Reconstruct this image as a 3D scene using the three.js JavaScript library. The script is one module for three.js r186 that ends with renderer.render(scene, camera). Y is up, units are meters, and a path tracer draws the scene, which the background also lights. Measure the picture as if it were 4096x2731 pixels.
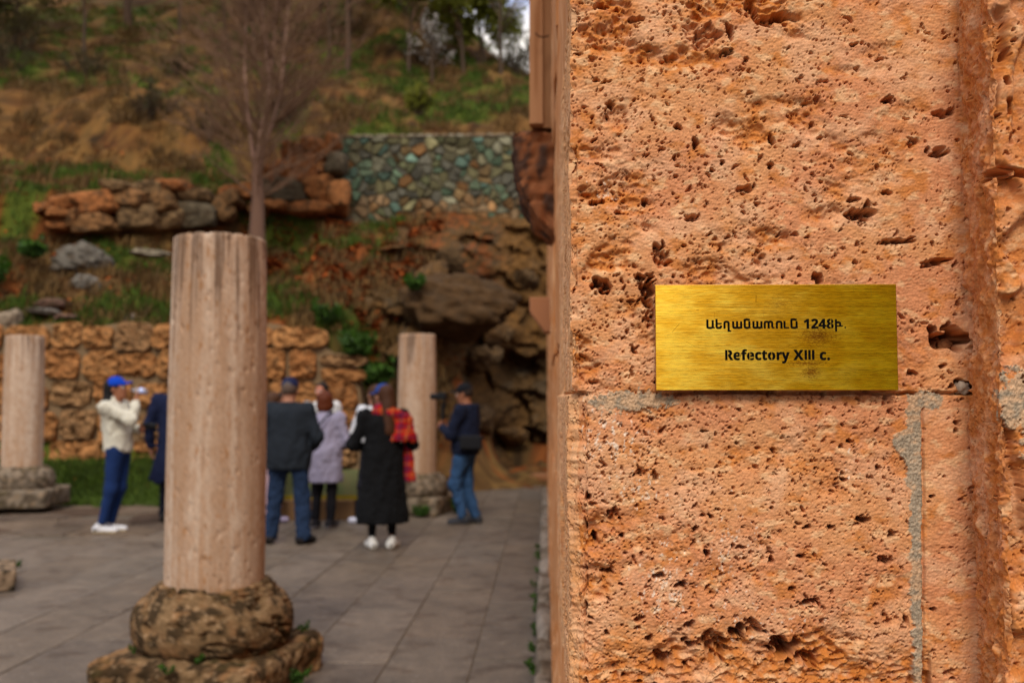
import * as THREE from 'three';
import { mergeGeometries, mergeVertices } from 'three/addons/utils/BufferGeometryUtils.js';
import { RoundedBoxGeometry } from 'three/addons/geometries/RoundedBoxGeometry.js';
import { createNoise2D, createNoise3D } from 'simplex-noise';

// ---------------------------------------------------------------- camera, sky, sun, exposure
const scene = new THREE.Scene();
const camera = new THREE.PerspectiveCamera(37.86, 1024 / 682, 0.05, 400);
camera.position.set(0, 1.5, 0);
camera.rotation.order = 'YXZ';
camera.rotation.set(THREE.MathUtils.degToRad(3.37), THREE.MathUtils.degToRad(1.93), 0);
camera.focus = 1.25;
camera.userData.fStop = 5.1;
scene.add(camera);

const renderer = new THREE.WebGLRenderer({ antialias: true });
renderer.setSize(1024, 682);
renderer.toneMapping = THREE.LinearToneMapping;
renderer.toneMappingExposure = 1.7;
renderer.shadowMap.enabled = true;

function rng(seed) {
  let a = seed >>> 0;
  return () => { a = (a + 0x6d2b79f5) | 0; let t = Math.imul(a ^ (a >>> 15), 1 | a); t = (t + Math.imul(t ^ (t >>> 7), 61 | t)) ^ t; return ((t ^ (t >>> 14)) >>> 0) / 4294967296; };
}
const R = rng(7);
const n2 = createNoise2D(rng(11)), n3 = createNoise3D(rng(12));
const fbm2 = (x, y, o = 4) => { let s = 0, a = 0.5; for (let i = 0; i < o; i++) { s += a * n2(x, y); x = x * 2.03 + 17.1; y = y * 2.03 - 9.7; a *= 0.5; } return s; };
const fbm3 = (x, y, z, o = 4) => { let s = 0, a = 0.5; for (let i = 0; i < o; i++) { s += a * n3(x, y, z); x = x * 2.03 + 5.1; y = y * 2.03 - 3.7; z = z * 2.03 + 8.3; a *= 0.5; } return s; };
const sst = (a, b, x) => { const t = Math.min(1, Math.max(0, (x - a) / (b - a))); return t * t * (3 - 2 * t); };
const lerp = (a, b, t) => a + (b - a) * t;
const mix3 = (a, b, t) => [lerp(a[0], b[0], t), lerp(a[1], b[1], t), lerp(a[2], b[2], t)];

// a bright, mostly clouded spring sky with a few blue gaps
{
  const W = 1024, H = 512, data = new Float32Array(W * H * 4);
  for (let j = 0; j < H; j++) for (let i = 0; i < W; i++) {
    const el = (j + 0.5) / H * Math.PI - Math.PI / 2, az = (i + 0.5) / W * 2 * Math.PI;
    const x = Math.cos(el) * Math.cos(az), y = Math.sin(el), z = Math.cos(el) * Math.sin(az);
    const c = sst(-0.32, 0.05, fbm3(x * 2.2, y * 4.2, z * 2.2, 6));
    const thick = 0.94 + 0.28 * fbm3(x * 4 + 9, y * 6, z * 4, 5);
    const up = Math.max(0, y), lum = 0.5 + 0.62 * up;
    const cl = [1.07 * thick, 1.0 * thick, 0.92 * thick], bl = [0.36, 0.5, 0.95];
    const p = mix3(bl, cl, c);
    const k = (j * W + i) * 4;
    for (let q = 0; q < 3; q++) data[k + q] = y < -0.02 ? 0.3 : p[q] * lum;
    data[k + 3] = 1;
  }
  const t = new THREE.DataTexture(data, W, H, THREE.RGBAFormat, THREE.FloatType);
  t.mapping = THREE.EquirectangularReflectionMapping; t.magFilter = THREE.LinearFilter; t.needsUpdate = true;
  scene.background = t; scene.environment = t;
}
const sun = new THREE.DirectionalLight(new THREE.Color(1, 0.95, 0.86), 1.5);
sun.position.set(0.4, 15, 9.5); sun.target.position.set(0, 0, -6);
sun.castShadow = true; sun.shadow.radius = 34; sun.shadow.mapSize.set(2048, 2048);
Object.assign(sun.shadow.camera, { left: -16, right: 16, top: 16, bottom: -16, near: 1, far: 60 });
scene.add(sun, sun.target);

// ---------------------------------------------------------------- naming helpers
const taken = {};
function numbered(name) { const n = taken[name] = (taken[name] ?? -1) + 1; return n ? name + '_' + String(n).padStart(3, '0') : name; }
function tag(o, label, category, group) { o.userData.label = label; o.userData.category = category; if (group) o.userData.group = group; return o; }
function thing(name, label, category, [x, y, z] = [0, 0, 0], turn = 0, group) {
  const o = new THREE.Group(); o.name = numbered(name); o.position.set(x, y, z); o.rotation.y = turn; scene.add(o);
  return tag(o, label, category, group);
}
function structure(name) { const o = new THREE.Group(); o.name = numbered(name); o.userData.kind = 'structure'; scene.add(o); return o; }
function mesh(name, geo, mat, parent) {
  const m = new THREE.Mesh(geo, mat); m.castShadow = m.receiveShadow = true;
  if (parent === scene) m.name = numbered(name);
  else {                                                                   // parts of one thing: brick, brick_001 ...
    const c = parent.userData.names ??= {}; const n = c[name] = (c[name] ?? -1) + 1; m.name = n ? name + '_' + String(n).padStart(3, '0') : name;
  }
  parent.add(m); return m;
}
const std = (o) => new THREE.MeshPhysicalMaterial({ roughness: 0.9, specularIntensity: 0.2, ...o });
const rgb = (r, g, b) => new THREE.Color().setRGB(r, g, b);
const stone = std({ vertexColors: true, roughness: 0.95, side: THREE.DoubleSide });
const V3 = (x, y, z) => new THREE.Vector3(x, y, z);

// colours every vertex of a geometry from a function of its position
function paint(g, f) {
  const p = g.attributes.position, c = new Float32Array(p.count * 3);
  for (let i = 0; i < p.count; i++) { const q = f(p.getX(i), p.getY(i), p.getZ(i)); c[3 * i] = q[0]; c[3 * i + 1] = q[1]; c[3 * i + 2] = q[2]; }
  g.setAttribute('color', new THREE.BufferAttribute(c, 3)); return g;
}
// moves every vertex along its normal
function rough(g, f) {
  const p = g.attributes.position, n = g.attributes.normal;
  for (let i = 0; i < p.count; i++) { const d = f(p.getX(i), p.getY(i), p.getZ(i)); p.setXYZ(i, p.getX(i) + d * n.getX(i), p.getY(i) + d * n.getY(i), p.getZ(i) + d * n.getZ(i)); }
  g.computeVertexNormals(); return g;
}
// ---------------------------------------------------------------- refectory wall: the near pier of porous orange tuff
const FACE_Z = -1.256, JAMB_X = 0.031, INNER_X = 0.525, PROUD_Z = -1.15;
const S_IN = INNER_X - JAMB_X, S_OUT = S_IN + (PROUD_Z - FACE_Z);       // s runs along the profile: jamb side < 0 < face < S_IN < return < S_OUT < proud face
const jointY = (s) => 1.5085 + 0.0016 * n2(s * 9, 3.3) + 0.0007 * n2(s * 60, 1.1);
const mortarL = (y) => 0.4185 - 0.015 * sst(1.415, 1.44, y) * (1 - sst(1.458, 1.468, y)) + 0.006 * fbm2(y * 22, 5.5, 3) + 0.006 * fbm2(y * 70, 2.5, 3);
const mortarR = (y) => 0.4368 - 0.02 * (1.47 - y) + 0.0012 * n2(y * 40, 8.8);

const S0 = -1.3, S1 = 0.86, Y0 = 1.09, Y1 = 2.06, RES = 0.001;
const RW = Math.round((S1 - S0) / RES), RH = Math.round((Y1 - Y0) / RES);
const relief = new Float32Array(RW * RH), pore = new Float32Array(RW * RH);
{
  const r = rng(2024);
  // one pore: an irregular steep-sided hollow
  const cut = (s, y, rx, ry, depth, turn, lumpy = 0.3) => {
    depth *= 1.8;
    const m = Math.max(rx, ry) * 1.5, c = Math.cos(turn), d = Math.sin(turn), p1 = r() * 6.3, p2 = r() * 6.3, p3 = r() * 6.3, off = r() * 90;
    const i0 = Math.max(0, Math.floor((s - m - S0) / RES)), i1 = Math.min(RW - 1, Math.ceil((s + m - S0) / RES));
    const j0 = Math.max(0, Math.floor((y - m - Y0) / RES)), j1 = Math.min(RH - 1, Math.ceil((y + m - Y0) / RES));
    for (let j = j0; j <= j1; j++) for (let i = i0; i <= i1; i++) {
      const dx = S0 + i * RES - s, dy = Y0 + j * RES - y, u = (c * dx + d * dy) / rx, v = (c * dy - d * dx) / ry;
      let q = Math.hypot(u, v); if (q > 1.6) continue;
      const a = Math.atan2(v, u);
      q /= 1 + lumpy * (0.5 * Math.sin(2 * a + p1) + 0.45 * Math.sin(3 * a + p2) + 0.3 * Math.sin(5 * a + p3));
      if (q >= 1) continue;
      let f = 1 - sst(0.66, 1, q);
      if (rx > 0.006) f *= 0.8 + 0.55 * n3((S0 + i * RES) * 130, (Y0 + j * RES) * 130, off) * sst(0, 0.6, f);
      const k = j * RW + i; pore[k] = Math.max(pore[k], depth * f);
    }
  };
  // hollows measured on the pier, in millimetres along the face, above the ground, half sizes and depth
  const hollows = [[40,2009,8.5,3.8,14],[86,1989,9.5,4.4,10],[62,2004,3.8,2.8,8],[177,1964,18.3,14.5,9],[206,1972,4.7,11,14],[202,1945,6.9,4.1,16],[52,1878,5.7,4.7,12],[138,1847,4.7,4.4,14],[160,1826,4.7,6.9,14],[34,1751,10.1,3.5,16],[96,1752,3.8,5,12],[194,1801,2.8,2.8,16],[181,1791,3.2,2.8,12],[223,1767,11.4,5.7,9],[258,1988,19.6,10.1,18],[235,2001,7.9,12.6,14],[403,1879,6.9,4.1,28],[474,1861,12.6,6.9,10],[257,1831,3.8,6.3,22],[255,1797,4.4,3.8,18],[465,1811,13.2,6.3,16],[434,1825,6.9,6.3,10],[368,1733,17.7,8.8,20],[358,1753,6.9,3.8,12],[376,1747,4.4,3.8,14],[400,1761,5.7,3.8,10],[410,1699,19.6,4.1,14],[458,1672,22.7,4.1,12],[312,1652,6.9,9.5,14],[239,1677,8.8,8.2,7],[155,1730,8.2,5,12],[41,1646,13.2,9.5,22],[114,1680,10.7,15.1,12],[98,1634,10.1,18.9,20],[89,1655,6.3,4.4,18],[101,1604,6.3,12.6,14],[426,1534,6.3,3.2,12],[464,1542,5,2.8,10],[479,1472,3.8,2.8,8],[478,1462,3.2,2.5,14],[347,1449,3.2,2.5,16],[382,1416,2.5,4.4,14],[474,1575,22.7,15.8,42],[490,1517,12.6,8.6,20],[87,1410,8.2,3.8,12],[106,1405,4.7,6.3,9],[1,1394,3.2,4.7,14],[20,1380,4.7,6.9,16],[30,1329,3.8,6.9,20],[64,1331,2.5,3.8,14],[137,1271,7.6,4.1,18],[169,1310,4.4,4.4,14],[248,1302,3.8,4.4,14],[110,1282,6.9,4.4,12],[114,1179,15.1,7.6,14],[142,1172,3.8,3.2,12],[174,1197,19.6,17,16],[207,1214,10.1,10.1,30],[227,1218,12,9.5,12],[264,1194,16.4,14.5,34],[293,1181,12.6,10.7,14],[141,1202,3.8,3.8,12],[14,1240,5,8.8,18],[10,1289,6.9,3.2,14],[52,1357,8.8,7.6,10],[15,1344,4.4,8.2,14],[46,1286,7.6,3.2,14],[294,1251,13.2,3.5,18],[362,1352,8.2,4.7,16],[293,1343,4.4,2.8,14],[397,1334,5.7,4.4,12],[387,1303,8.2,5,14],[285,1307,4.7,3.2,12],[273,1267,4.4,2.8,14],[413,1230,3.2,4.4,16],[322,1343,3.8,2.8,16],[447,1381,2.8,2.5,12],[340,1401,3.8,2.8,12],[147,1222,7.6,4.4,10],[85,1228,6.3,3.8,12],[97,1204,3.8,5.7,12],[446,1243,3.8,2.8,10],[462,1167,7.6,3.2,10]];
  for (const [s, y, rx, ry, d] of hollows) cut(s / 1000, y / 1000, rx / 1000, ry / 1000, d / 1000, (r() - 0.5) * 0.7, 0.42);
  // ribbed hollows break into several smaller ones
  for (const [s, y, rx, ry, d] of hollows) if (rx > 6) for (let k = 0; k < 7; k++) { const a = r() * 6.3, q = 0.4 + r() * 0.9; cut((s + rx * q * Math.cos(a)) / 1000, (y + ry * q * Math.sin(a)) / 1000, rx * (0.12 + 0.2 * r()) / 1000, ry * (0.2 + 0.25 * r()) / 1000, d * (0.5 + 0.5 * r()) / 1000, r() * 3, 0.4); }
  // fine pores, gathered in clusters
  for (let k = 0; k < 90000; k++) {
    const s = lerp(S0 * 0.35, S1, r()), y = lerp(Y0, Y1, r()), lower = y < 1.508 ? 1 : 0;
    const smooth = sst(0.2, 0.42, s) * (1 - lower) * 0.34 + (lower && s > 0.435 && s < S_IN ? 0.42 : 0);
    const open = 0.56 + 0.75 * fbm2(s * 9 + 4, y * 12, 3) + 0.5 * fbm2(s * 34, y * 44 + 7, 3) - smooth + lower * 0.04;
    if (r() > open * 0.8) continue;
    if (lower && s > mortarL(y) && s < mortarR(y)) continue;
    const big = 0.0006 * Math.pow(1 - r() * 0.99, -0.34) * (0.7 + 0.6 * r());
    const q = Math.min(big, 0.0034);
    cut(s, y, q * (1 + r() * 0.9), q * (0.65 + r() * 0.45), q * (1.5 + 1.8 * r()), (r() - 0.5) * 2.2, 0.55);
  }
}
// how far the stone is eaten away: 0 dressed face, 1 crumbled
const eaten = (s, y) => {
  let e = sst(-0.02, 0.42, fbm2(s * 7 + 2, y * 9 + 1, 4));
  if (y > 1.508) e = e * (1 - 0.45 * sst(0.3, 0.45, s)) + 0.5 * sst(1.88, 2.02, y) * sst(0.42, 0.2, s) + 0.25 * sst(0.1, 0.0, s);
  else if (s < 0.44) e = e * 0.6 + 1.1 * sst(1.245, 1.16, y + 0.02 * fbm2(s * 14, 4.4, 2)) * sst(0.0, 0.09, s) + 0.9 * sst(0.075, 0.02, s) * sst(1.39, 1.33, y) * (1 - sst(1.2, 1.14, y) * 0.3);
  else if (s < S_IN) e *= 0.25;
  if (s > S_IN) e = Math.max(e, 0.35 + 0.6 * sst(S_IN + 0.02, S_OUT, s) * sst(-0.3, 0.3, fbm2(s * 6, y * 7 + 3, 2)));
  return Math.min(1.25, Math.max(0, e));
};
const inMortar = (s, y) => {
  if (s > mortarL(y) && s < mortarR(y) && y < jointY(s) - 0.001) return 1;
  const w = fbm2(s * 60, y * 60, 3) + 0.4 * fbm2(s * 220, y * 220, 2);
  const patch = (cs, cy, rs, ry) => 1 - Math.hypot((s - cs) / rs, (y - cy) / ry) + 0.5 * w > 0.28;
  if (patch(0.075, 1.499, 0.075, 0.018) && y < 1.522 && s > 0.018) return 1;               // smear under the bed joint
  if (patch(S_OUT + 0.03, 1.5, 0.05, 0.045) || patch(S_OUT + 0.045, 1.47, 0.03, 0.06)) return 1;
  if (patch(0.445, 1.5, 0.024, 0.016)) return 1;
  return 0;
};
{
  for (let j = 0; j < RH; j++) for (let i = 0; i < RW; i++) {
    const s = S0 + i * RES, y = Y0 + j * RES, k = j * RW + i;
    if (s < -0.42) { relief[k] = 0.003 * n2(s * 8, y * 8) + 0.001 * n2(s * 50, y * 50); continue; }
    const e = eaten(s, y), mo = inMortar(s, y);
    let h = 0.0022 * n2(s * 6, y * 6);
    if (mo) { h += 0.0009 * n2(s * 380, y * 380) + 0.0009 * n2(s * 160, y * 160) - 0.001; relief[k] = h; continue; }
    const edge = s < 0.012 ? 0.45 : s > S_IN - 0.01 ? 0.55 : 1;
    h += edge * (0.0007 * (1 - 0.5 * Math.min(1, e)) * n2(s * 75, y * 400) + 0.0006 * n2(s * 260, y * 430) + 0.0003 * n2(s * 110 + 5, y * 170));                 // tooling
    const rid = 1 - Math.abs(fbm2(s * 55, y * 85, 3)) * 2.2, lump = fbm2(s * 26, y * 36, 4);
    h -= e * edge * (0.002 + 0.0042 * (0.5 - lump) + 0.0018 * (1 - rid));
    if (e > 0.75) h -= edge * (e - 0.75) * 0.012 * (0.6 + 1.4 * Math.abs(n2(s * 34, y * 48)));
    // bed joint and open joints
    if (s < S_IN + 0.012) { const q = Math.abs(y - jointY(s)); const open = s > 0.02 && s < 0.13 ? 0.35 : 1; h -= 0.009 * open * (1 - sst(0.0009, 0.0028, q)); if (y < jointY(s)) h -= 0.0012; }
    if (y < 1.508 && s > 0.4 && s < 0.47) { const q = Math.abs(s - mortarR(y) - 0.0014); h -= 0.005 * (1 - sst(0.0006, 0.0026, q)); }
    if (s > S_OUT - 0.05) { const jy = 1.757 + 0.006 * n2(s * 12, 7.7) + 0.05 * (s - S_OUT); h -= 0.024 * (1 - sst(0.0022, 0.006, Math.abs(y - jy))) * sst(S_OUT - 0.05, S_OUT - 0.02, s);
      const vs = S_OUT + 0.022 + 0.01 * n2(y * 9, 3.1); if (y > 1.757 && y < 1.93) h -= 0.016 * (1 - sst(0.001, 0.0045, Math.abs(s - vs))) * sst(-0.15, 0.15, n2(y * 26, 9)); h -= 0.016 * sst(0.35, -0.2, n2(s * 18, y * 11)) * sst(S_OUT - 0.01, S_OUT + 0.02, s); }
    if (y > 1.508 && s > -0.006 && s < 0.01) h -= 0.0035 * sst(-0.2, 0.6, n2(y * 34, 5)) + 0.004 * sst(0.3, 0.7, n2(y * 15, 1.5)) ;
    if (s > S_IN + 0.004 && s < S_OUT + 0.01) h += 0.0075 * fbm2(s * 22 + 3, y * 16, 4) + 0.003 * fbm2(s * 70, y * 60, 2);                 // the return is hewn, not dressed
    relief[k] = h - pore[k];
  }
}
const sample = (A, s, y) => {
  const x = Math.min(RW - 1.001, Math.max(0, (s - S0) / RES)), v = Math.min(RH - 1.001, Math.max(0, (y - Y0) / RES)), i = Math.floor(x), j = Math.floor(v), a = x - i, b = v - j, k = j * RW + i;
  return (A[k] * (1 - a) + A[k + 1] * a) * (1 - b) + (A[k + RW] * (1 - a) + A[k + RW + 1] * a) * b;
};
// point and outward normal of the profile at s
const profile = (s) => {
  const r = 0.004, bend = (t) => 0.5 + 0.5 * Math.sin(Math.max(-1, Math.min(1, t / r)) * Math.PI / 2);
  const q1 = bend(s), q2 = bend(s - S_IN), q3 = bend(s - S_OUT);
  let x, z;
  if (s < 0) { x = JAMB_X; z = FACE_Z + s; } else if (s < S_IN) { x = JAMB_X + s; z = FACE_Z; } else if (s < S_OUT) { x = INNER_X - 0.09 * (s - S_IN); z = FACE_Z + s - S_IN; } else { x = INNER_X - 0.09 * (S_OUT - S_IN) + s - S_OUT; z = PROUD_Z; }
  const a = Math.PI / 2 * (q1 - q2 + q3);                                // 0 faces the jamb side, 90 degrees faces the yard
  return [x, z, -Math.cos(a), Math.sin(a)];
};
const TUFF = { tan: [0.58, 0.262, 0.108], pink: [0.55, 0.225, 0.1], ochre: [0.49, 0.165, 0.034], rust: [0.33, 0.082, 0.013], cream: [0.7, 0.43, 0.22], pale: [0.63, 0.34, 0.185], lime: [0.74, 0.62, 0.48], grey: [0.36, 0.275, 0.185] };
const tuffColor = (s, y) => {
  const fine = fbm2(s * 240, y * 300, 2), mid = fbm2(s * 45 + 3, y * 60, 3), wide = fbm2(s * 5 + 8, y * 6 + 2, 3);
  if (inMortar(s, y)) { const g = 0.9 + 0.3 * n2(s * 330, y * 330) + 0.35 * mid + 0.3 * fine; return mix3(TUFF.grey, [0.48, 0.3, 0.17], sst(-0.25, 0.35, wide + 0.8 * mid)).map((c) => c * g); }
  let c = mix3(TUFF.tan, TUFF.pink, sst(-0.35, 0.35, wide + (y > 1.508 ? 0.25 * sst(0.2, 0.42, s) - 0.1 : 0.05)));
  const e = eaten(s, y);
  c = mix3(c, TUFF.ochre, Math.min(1, 0.8 * e * sst(-0.3, 0.4, mid + 0.25)));
  c = mix3(c, TUFF.ochre, 0.75 * sst(0.12, 0.5, fbm2(s * 14 + 31, y * 19 + 5, 4)));
  c = mix3(c, TUFF.rust, 0.55 * sst(0.2, 0.55, fbm2(s * 34 + 1, y * 46 + 15, 4)) * (0.4 + 0.6 * e));
  c = mix3(c, TUFF.cream, 0.6 * sst(0.12, 0.46, fbm2(s * 22 + 61, y * 40 + 25, 4)));
  c = mix3(c, TUFF.pale, 0.6 * sst(0.02, 0.42, fbm2(s * 8 + 17, y * 11 + 3, 4)));
  if (s > S_IN - 0.012) c = mix3(c, mix3(TUFF.ochre, TUFF.rust, 0.4), 0.7 * sst(S_IN - 0.012, S_IN + 0.02, s + 0.03 * mid) * sst(-0.35, 0.3, fbm2(s * 16, y * 9 + 44, 4) + 0.5 * mid) * (s > S_OUT ? 0.7 : 1));
  if (s < 0) { c = mix3(c, TUFF.cream, 0.35); c = mix3(c, TUFF.rust, 0.5 * sst(0.25, 0.6, fbm2(s * 40, y * 7, 3))); }
  // lime splashes low on the pier, tinged white
  const lw = 0.75 * fbm2(s * 75 + 7, y * 48, 4) + 0.35 * fbm2(s * 210, y * 170, 2), lime = (cs, cy, rs, ry, th) => sst(th, th + 0.24, lw + 0.34 * (1 - Math.hypot((s - cs) / rs, (y - cy) / ry)));
  const l = Math.max(lime(0.055, 1.455, 0.06, 0.06, 0.36), lime(0.12, 1.27, 0.05, 0.07, 0.38), lime(0.2, 1.32, 0.05, 0.1, 0.46), lime(0.045, 1.76, 0.04, 0.04, 0.44), lime(0.09, 1.39, 0.06, 0.04, 0.42), lime(0.35, 1.43, 0.012, 0.06, 0.48), lime(0.23, 1.22, 0.13, 0.05, 0.5));
  c = mix3(c, TUFF.lime, 0.7 * l);
  const k = 1 + 0.34 * fine + 0.16 * mid;
  return [c[0] * k, c[1] * k, c[2] * k];
};
const wallTexel = std({ vertexColors: true, roughness: 0.93, side: THREE.DoubleSide });
const pier = thing('refectory_wall', 'porous orange tuff wall of the refectory behind the brass plaque', 'wall', [0, 0, 0]);
{
  // profile stations: fine on the faces, wider down the jamb side
  const st = []; let s = -0.9, step;
  while (s < 0.79) { st.push(s); step = s < -0.5 ? 0.012 : s < -0.2 ? 0.006 : s < -0.06 ? 0.0035 : s < -0.012 ? 0.0018 : 0.00118; s += step; }
  const rows = []; for (let y = Y0 + 0.004; y < Y1 - 0.004; y += 0.00118) rows.push(y);
  const regionOf = (s, y) => {
    if (s < S_IN + 0.003) {
      if (y > jointY(s)) return 'upper';
      if (s < mortarL(y)) return 'lower'; if (s < mortarR(y)) return 'mortar'; return 'narrow';
    }
    return y > 1.757 + 0.006 * n2(s * 12, 7.7) + 0.05 * (s - S_OUT) ? 'proudTop' : y > 1.508 ? 'proudMid' : 'proudLow';
  };
  const W = st.length, N = W * rows.length, P = new Float32Array(N * 3), C = new Float32Array(N * 3), NO = new Float32Array(N * 3);
  const pr = st.map(profile);
  rows.forEach((y, j) => { for (let i = 0; i < W; i++) {
    let [x, z, nx, nz] = pr[i], h = sample(relief, st[i], y), k = (j * W + i) * 3;
    // the lower jamb stone stands out a little and its arris is worn to a broad chamfer
    const low = sst(0.0015, -0.0015, y - jointY(st[i]));
    if (low > 0 && st[i] < 0.024) {
      const t = Math.max(0, Math.min(1, (st[i] + 0.022) / 0.044)), wob = 0.0025 * n2(y * 28, 2.2) + 0.0015 * n2(y * 90, 6), q = sst(0, 0.15, t) * (1 - sst(0.85, 1, t));
      if (st[i] > -0.022) { const cx = lerp(JAMB_X - 0.005, JAMB_X + 0.022, t), cz = lerp(FACE_Z - 0.022, FACE_Z, t), a2 = Math.PI / 2 * sst(-0.15, 1.15, t); x = lerp(x, cx - 0.6 * wob * q, low); z = lerp(z, cz + 0.7 * wob * q, low); nx = lerp(nx, -Math.cos(a2), low); nz = lerp(nz, Math.sin(a2), low); } else x -= 0.005 * low;
    }
    P[k] = x + nx * h; P[k + 1] = y; P[k + 2] = z + nz * h;
    const c = tuffColor(st[i], y); C[k] = c[0]; C[k + 1] = c[1]; C[k + 2] = c[2];
  } });
  for (let j = 0; j < rows.length; j++) for (let i = 0; i < W; i++) {
    const a = (j * W + Math.max(0, i - 1)) * 3, b = (j * W + Math.min(W - 1, i + 1)) * 3, c = (Math.max(0, j - 1) * W + i) * 3, d = (Math.min(rows.length - 1, j + 1) * W + i) * 3, k = (j * W + i) * 3;
    const ux = P[b] - P[a], uy = P[b + 1] - P[a + 1], uz = P[b + 2] - P[a + 2], vx = P[d] - P[c], vy = P[d + 1] - P[c + 1], vz = P[d + 2] - P[c + 2];
    let x = uy * vz - uz * vy, y = uz * vx - ux * vz, z = ux * vy - uy * vx; const l = Math.hypot(x, y, z) || 1;
    NO[k] = x / l; NO[k + 1] = y / l; NO[k + 2] = z / l;
  }
  const tri = {};
  for (let j = 0; j + 1 < rows.length; j++) for (let i = 0; i + 1 < W; i++) {
    const q = tri[regionOf(0.5 * (st[i] + st[i + 1]), 0.5 * (rows[j] + rows[j + 1]))] ??= [];
    const a = j * W + i, b = a + 1, c = a + W, d = c + 1; q.push(a, b, d, a, d, c);
  }
  const part = (key, name, label) => {
    const src = tri[key], map = new Map(), idx = new Uint32Array(src.length), ids = [];
    for (let k = 0; k < src.length; k++) { let v = map.get(src[k]); if (v === undefined) { v = ids.length; map.set(src[k], v); ids.push(src[k]); } idx[k] = v; }
    const g = new THREE.BufferGeometry(), take = (A) => { const B = new Float32Array(ids.length * 3); ids.forEach((v, k) => { B[3 * k] = A[3 * v]; B[3 * k + 1] = A[3 * v + 1]; B[3 * k + 2] = A[3 * v + 2]; }); return new THREE.BufferAttribute(B, 3); };
    g.setAttribute('position', take(P)); g.setAttribute('normal', take(NO)); g.setAttribute('color', take(C)); g.setIndex(new THREE.BufferAttribute(idx, 1));
    const m = mesh(name, g, wallTexel, pier); if (label) m.userData.label = label; return m;
  };
  part('upper', 'stone_block', 'large pitted upper block that carries the brass plaque');
  part('lower', 'stone_block', 'pitted lower block with white lime splashes');
  part('narrow', 'stone_block', 'narrow smooth block beside the grey mortar strip');
  part('mortar', 'mortar_joint', 'vertical strip of grey sandy mortar');
  part('proudTop', 'stone_block', 'rough projecting block above the open joint');
  part('proudMid', 'stone_block', 'rough orange projecting block below the open joint');
  part('proudLow', 'stone_block', 'projecting block with a grey mortar smear');

  // the rest of the building: core, courses above and below, and the long side running back to the cliff
  const rough1 = (w, h, d, seed, amp = 0.006, seg = 0.06) => {
    const g = new THREE.BoxGeometry(w, h, d, Math.max(1, Math.min(14, Math.round(w / seg))), Math.max(1, Math.min(10, Math.round(h / seg))), Math.max(1, Math.min(16, Math.round(d / seg))));
    const p = g.attributes.position;
    for (let i = 0; i < p.count; i++) {
      const x = p.getX(i), y = p.getY(i), z = p.getZ(i), e = (Math.abs(x) > w / 2 - 1e-4) + (Math.abs(y) > h / 2 - 1e-4) + (Math.abs(z) > d / 2 - 1e-4) > 1 ? 0.006 : 0;
      p.setXYZ(i, x + amp * n3(x * 9 + seed, y * 9, z * 9) - Math.sign(x) * e, y + 0.5 * amp * n3(x * 9, y * 9 + seed, z * 9) - Math.sign(y) * e, z + amp * n3(x * 9, y * 9, z * 9 + seed) - Math.sign(z) * e);
    }
    g.computeVertexNormals();
    const tone = 0.85 + 0.25 * ((seed * 0.37) % 1);
    return paint(g, (x, y, z) => { const a = fbm3(x * 5 + seed, y * 3, z * 5, 3), b = fbm3(x * 26, y * 26 + seed, z * 26, 2); return mix3(mix3(TUFF.tan, TUFF.ochre, sst(-0.2, 0.5, a)), TUFF.cream, sst(0.1, 0.6, b)).map((c) => c * tone * (1 + 0.2 * b)); });
  };
  const core = mesh('wall_core', new THREE.BoxGeometry(4.2, 4.3, 14.2), std({ color: rgb(0.42, 0.26, 0.15) }), pier);
  core.position.set(2.19, 2.15, -8.46);
  const proudCore = mesh('wall_core', new THREE.BoxGeometry(3.65, 4.3, 0.13), core.material, pier); proudCore.position.set(2.465, 2.15, -1.29);
  let sd = 1;
  const block = (x, y, z, w, h, d) => { const m = mesh('stone_block', rough1(w, h, d, sd++ * 3.7), stone, pier); m.position.set(x, y, z); return m; };
  // courses of the pier below and above the eye-level blocks
  for (const [ya, yb] of [[0, 0.36], [0.36, 0.74], [0.74, 1.092], [2.058, 2.5], [2.5, 2.95], [2.95, 3.4], [3.4, 3.85], [3.85, 4.3]]) {
    const c = (ya + yb) / 2, h = yb - ya - 0.006;
    block(JAMB_X + 0.25, c, FACE_Z - 0.14, 0.5, h, 0.28);
    for (let k = 0; k < 5; k++) block(0.527 + 0.36 + k * 0.72, c, PROUD_Z - 0.15, 0.712, h, 0.3);
  }
  for (let k = 0; k < 5; k++) for (const [ya, yb] of [[1.1, 1.5], [1.51, 2.05]]) if (k) block(0.527 + 0.36 + k * 0.72 - 0.1, (ya + yb) / 2, PROUD_Z - 0.15, 0.712, yb - ya, 0.3);
  // the long side, ten courses, stones about 1.2 m long
  let y = 0; const hs = [0.42, 0.4, 0.44, 0.4, 0.42, 0.38, 0.44, 0.42, 0.4, 0.54];
  hs.forEach((h, c) => { let z = y > 1.05 && y < 2.06 ? -2.14 : -1.55; while (z > -15.2) { const d = 0.9 + 0.6 * R(); block(JAMB_X + 0.12 + 0.012 * (R() - 0.5), y + h / 2, z - d / 2, 0.24, h - 0.008, d - 0.008); z -= d; } y += h; });
}
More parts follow.
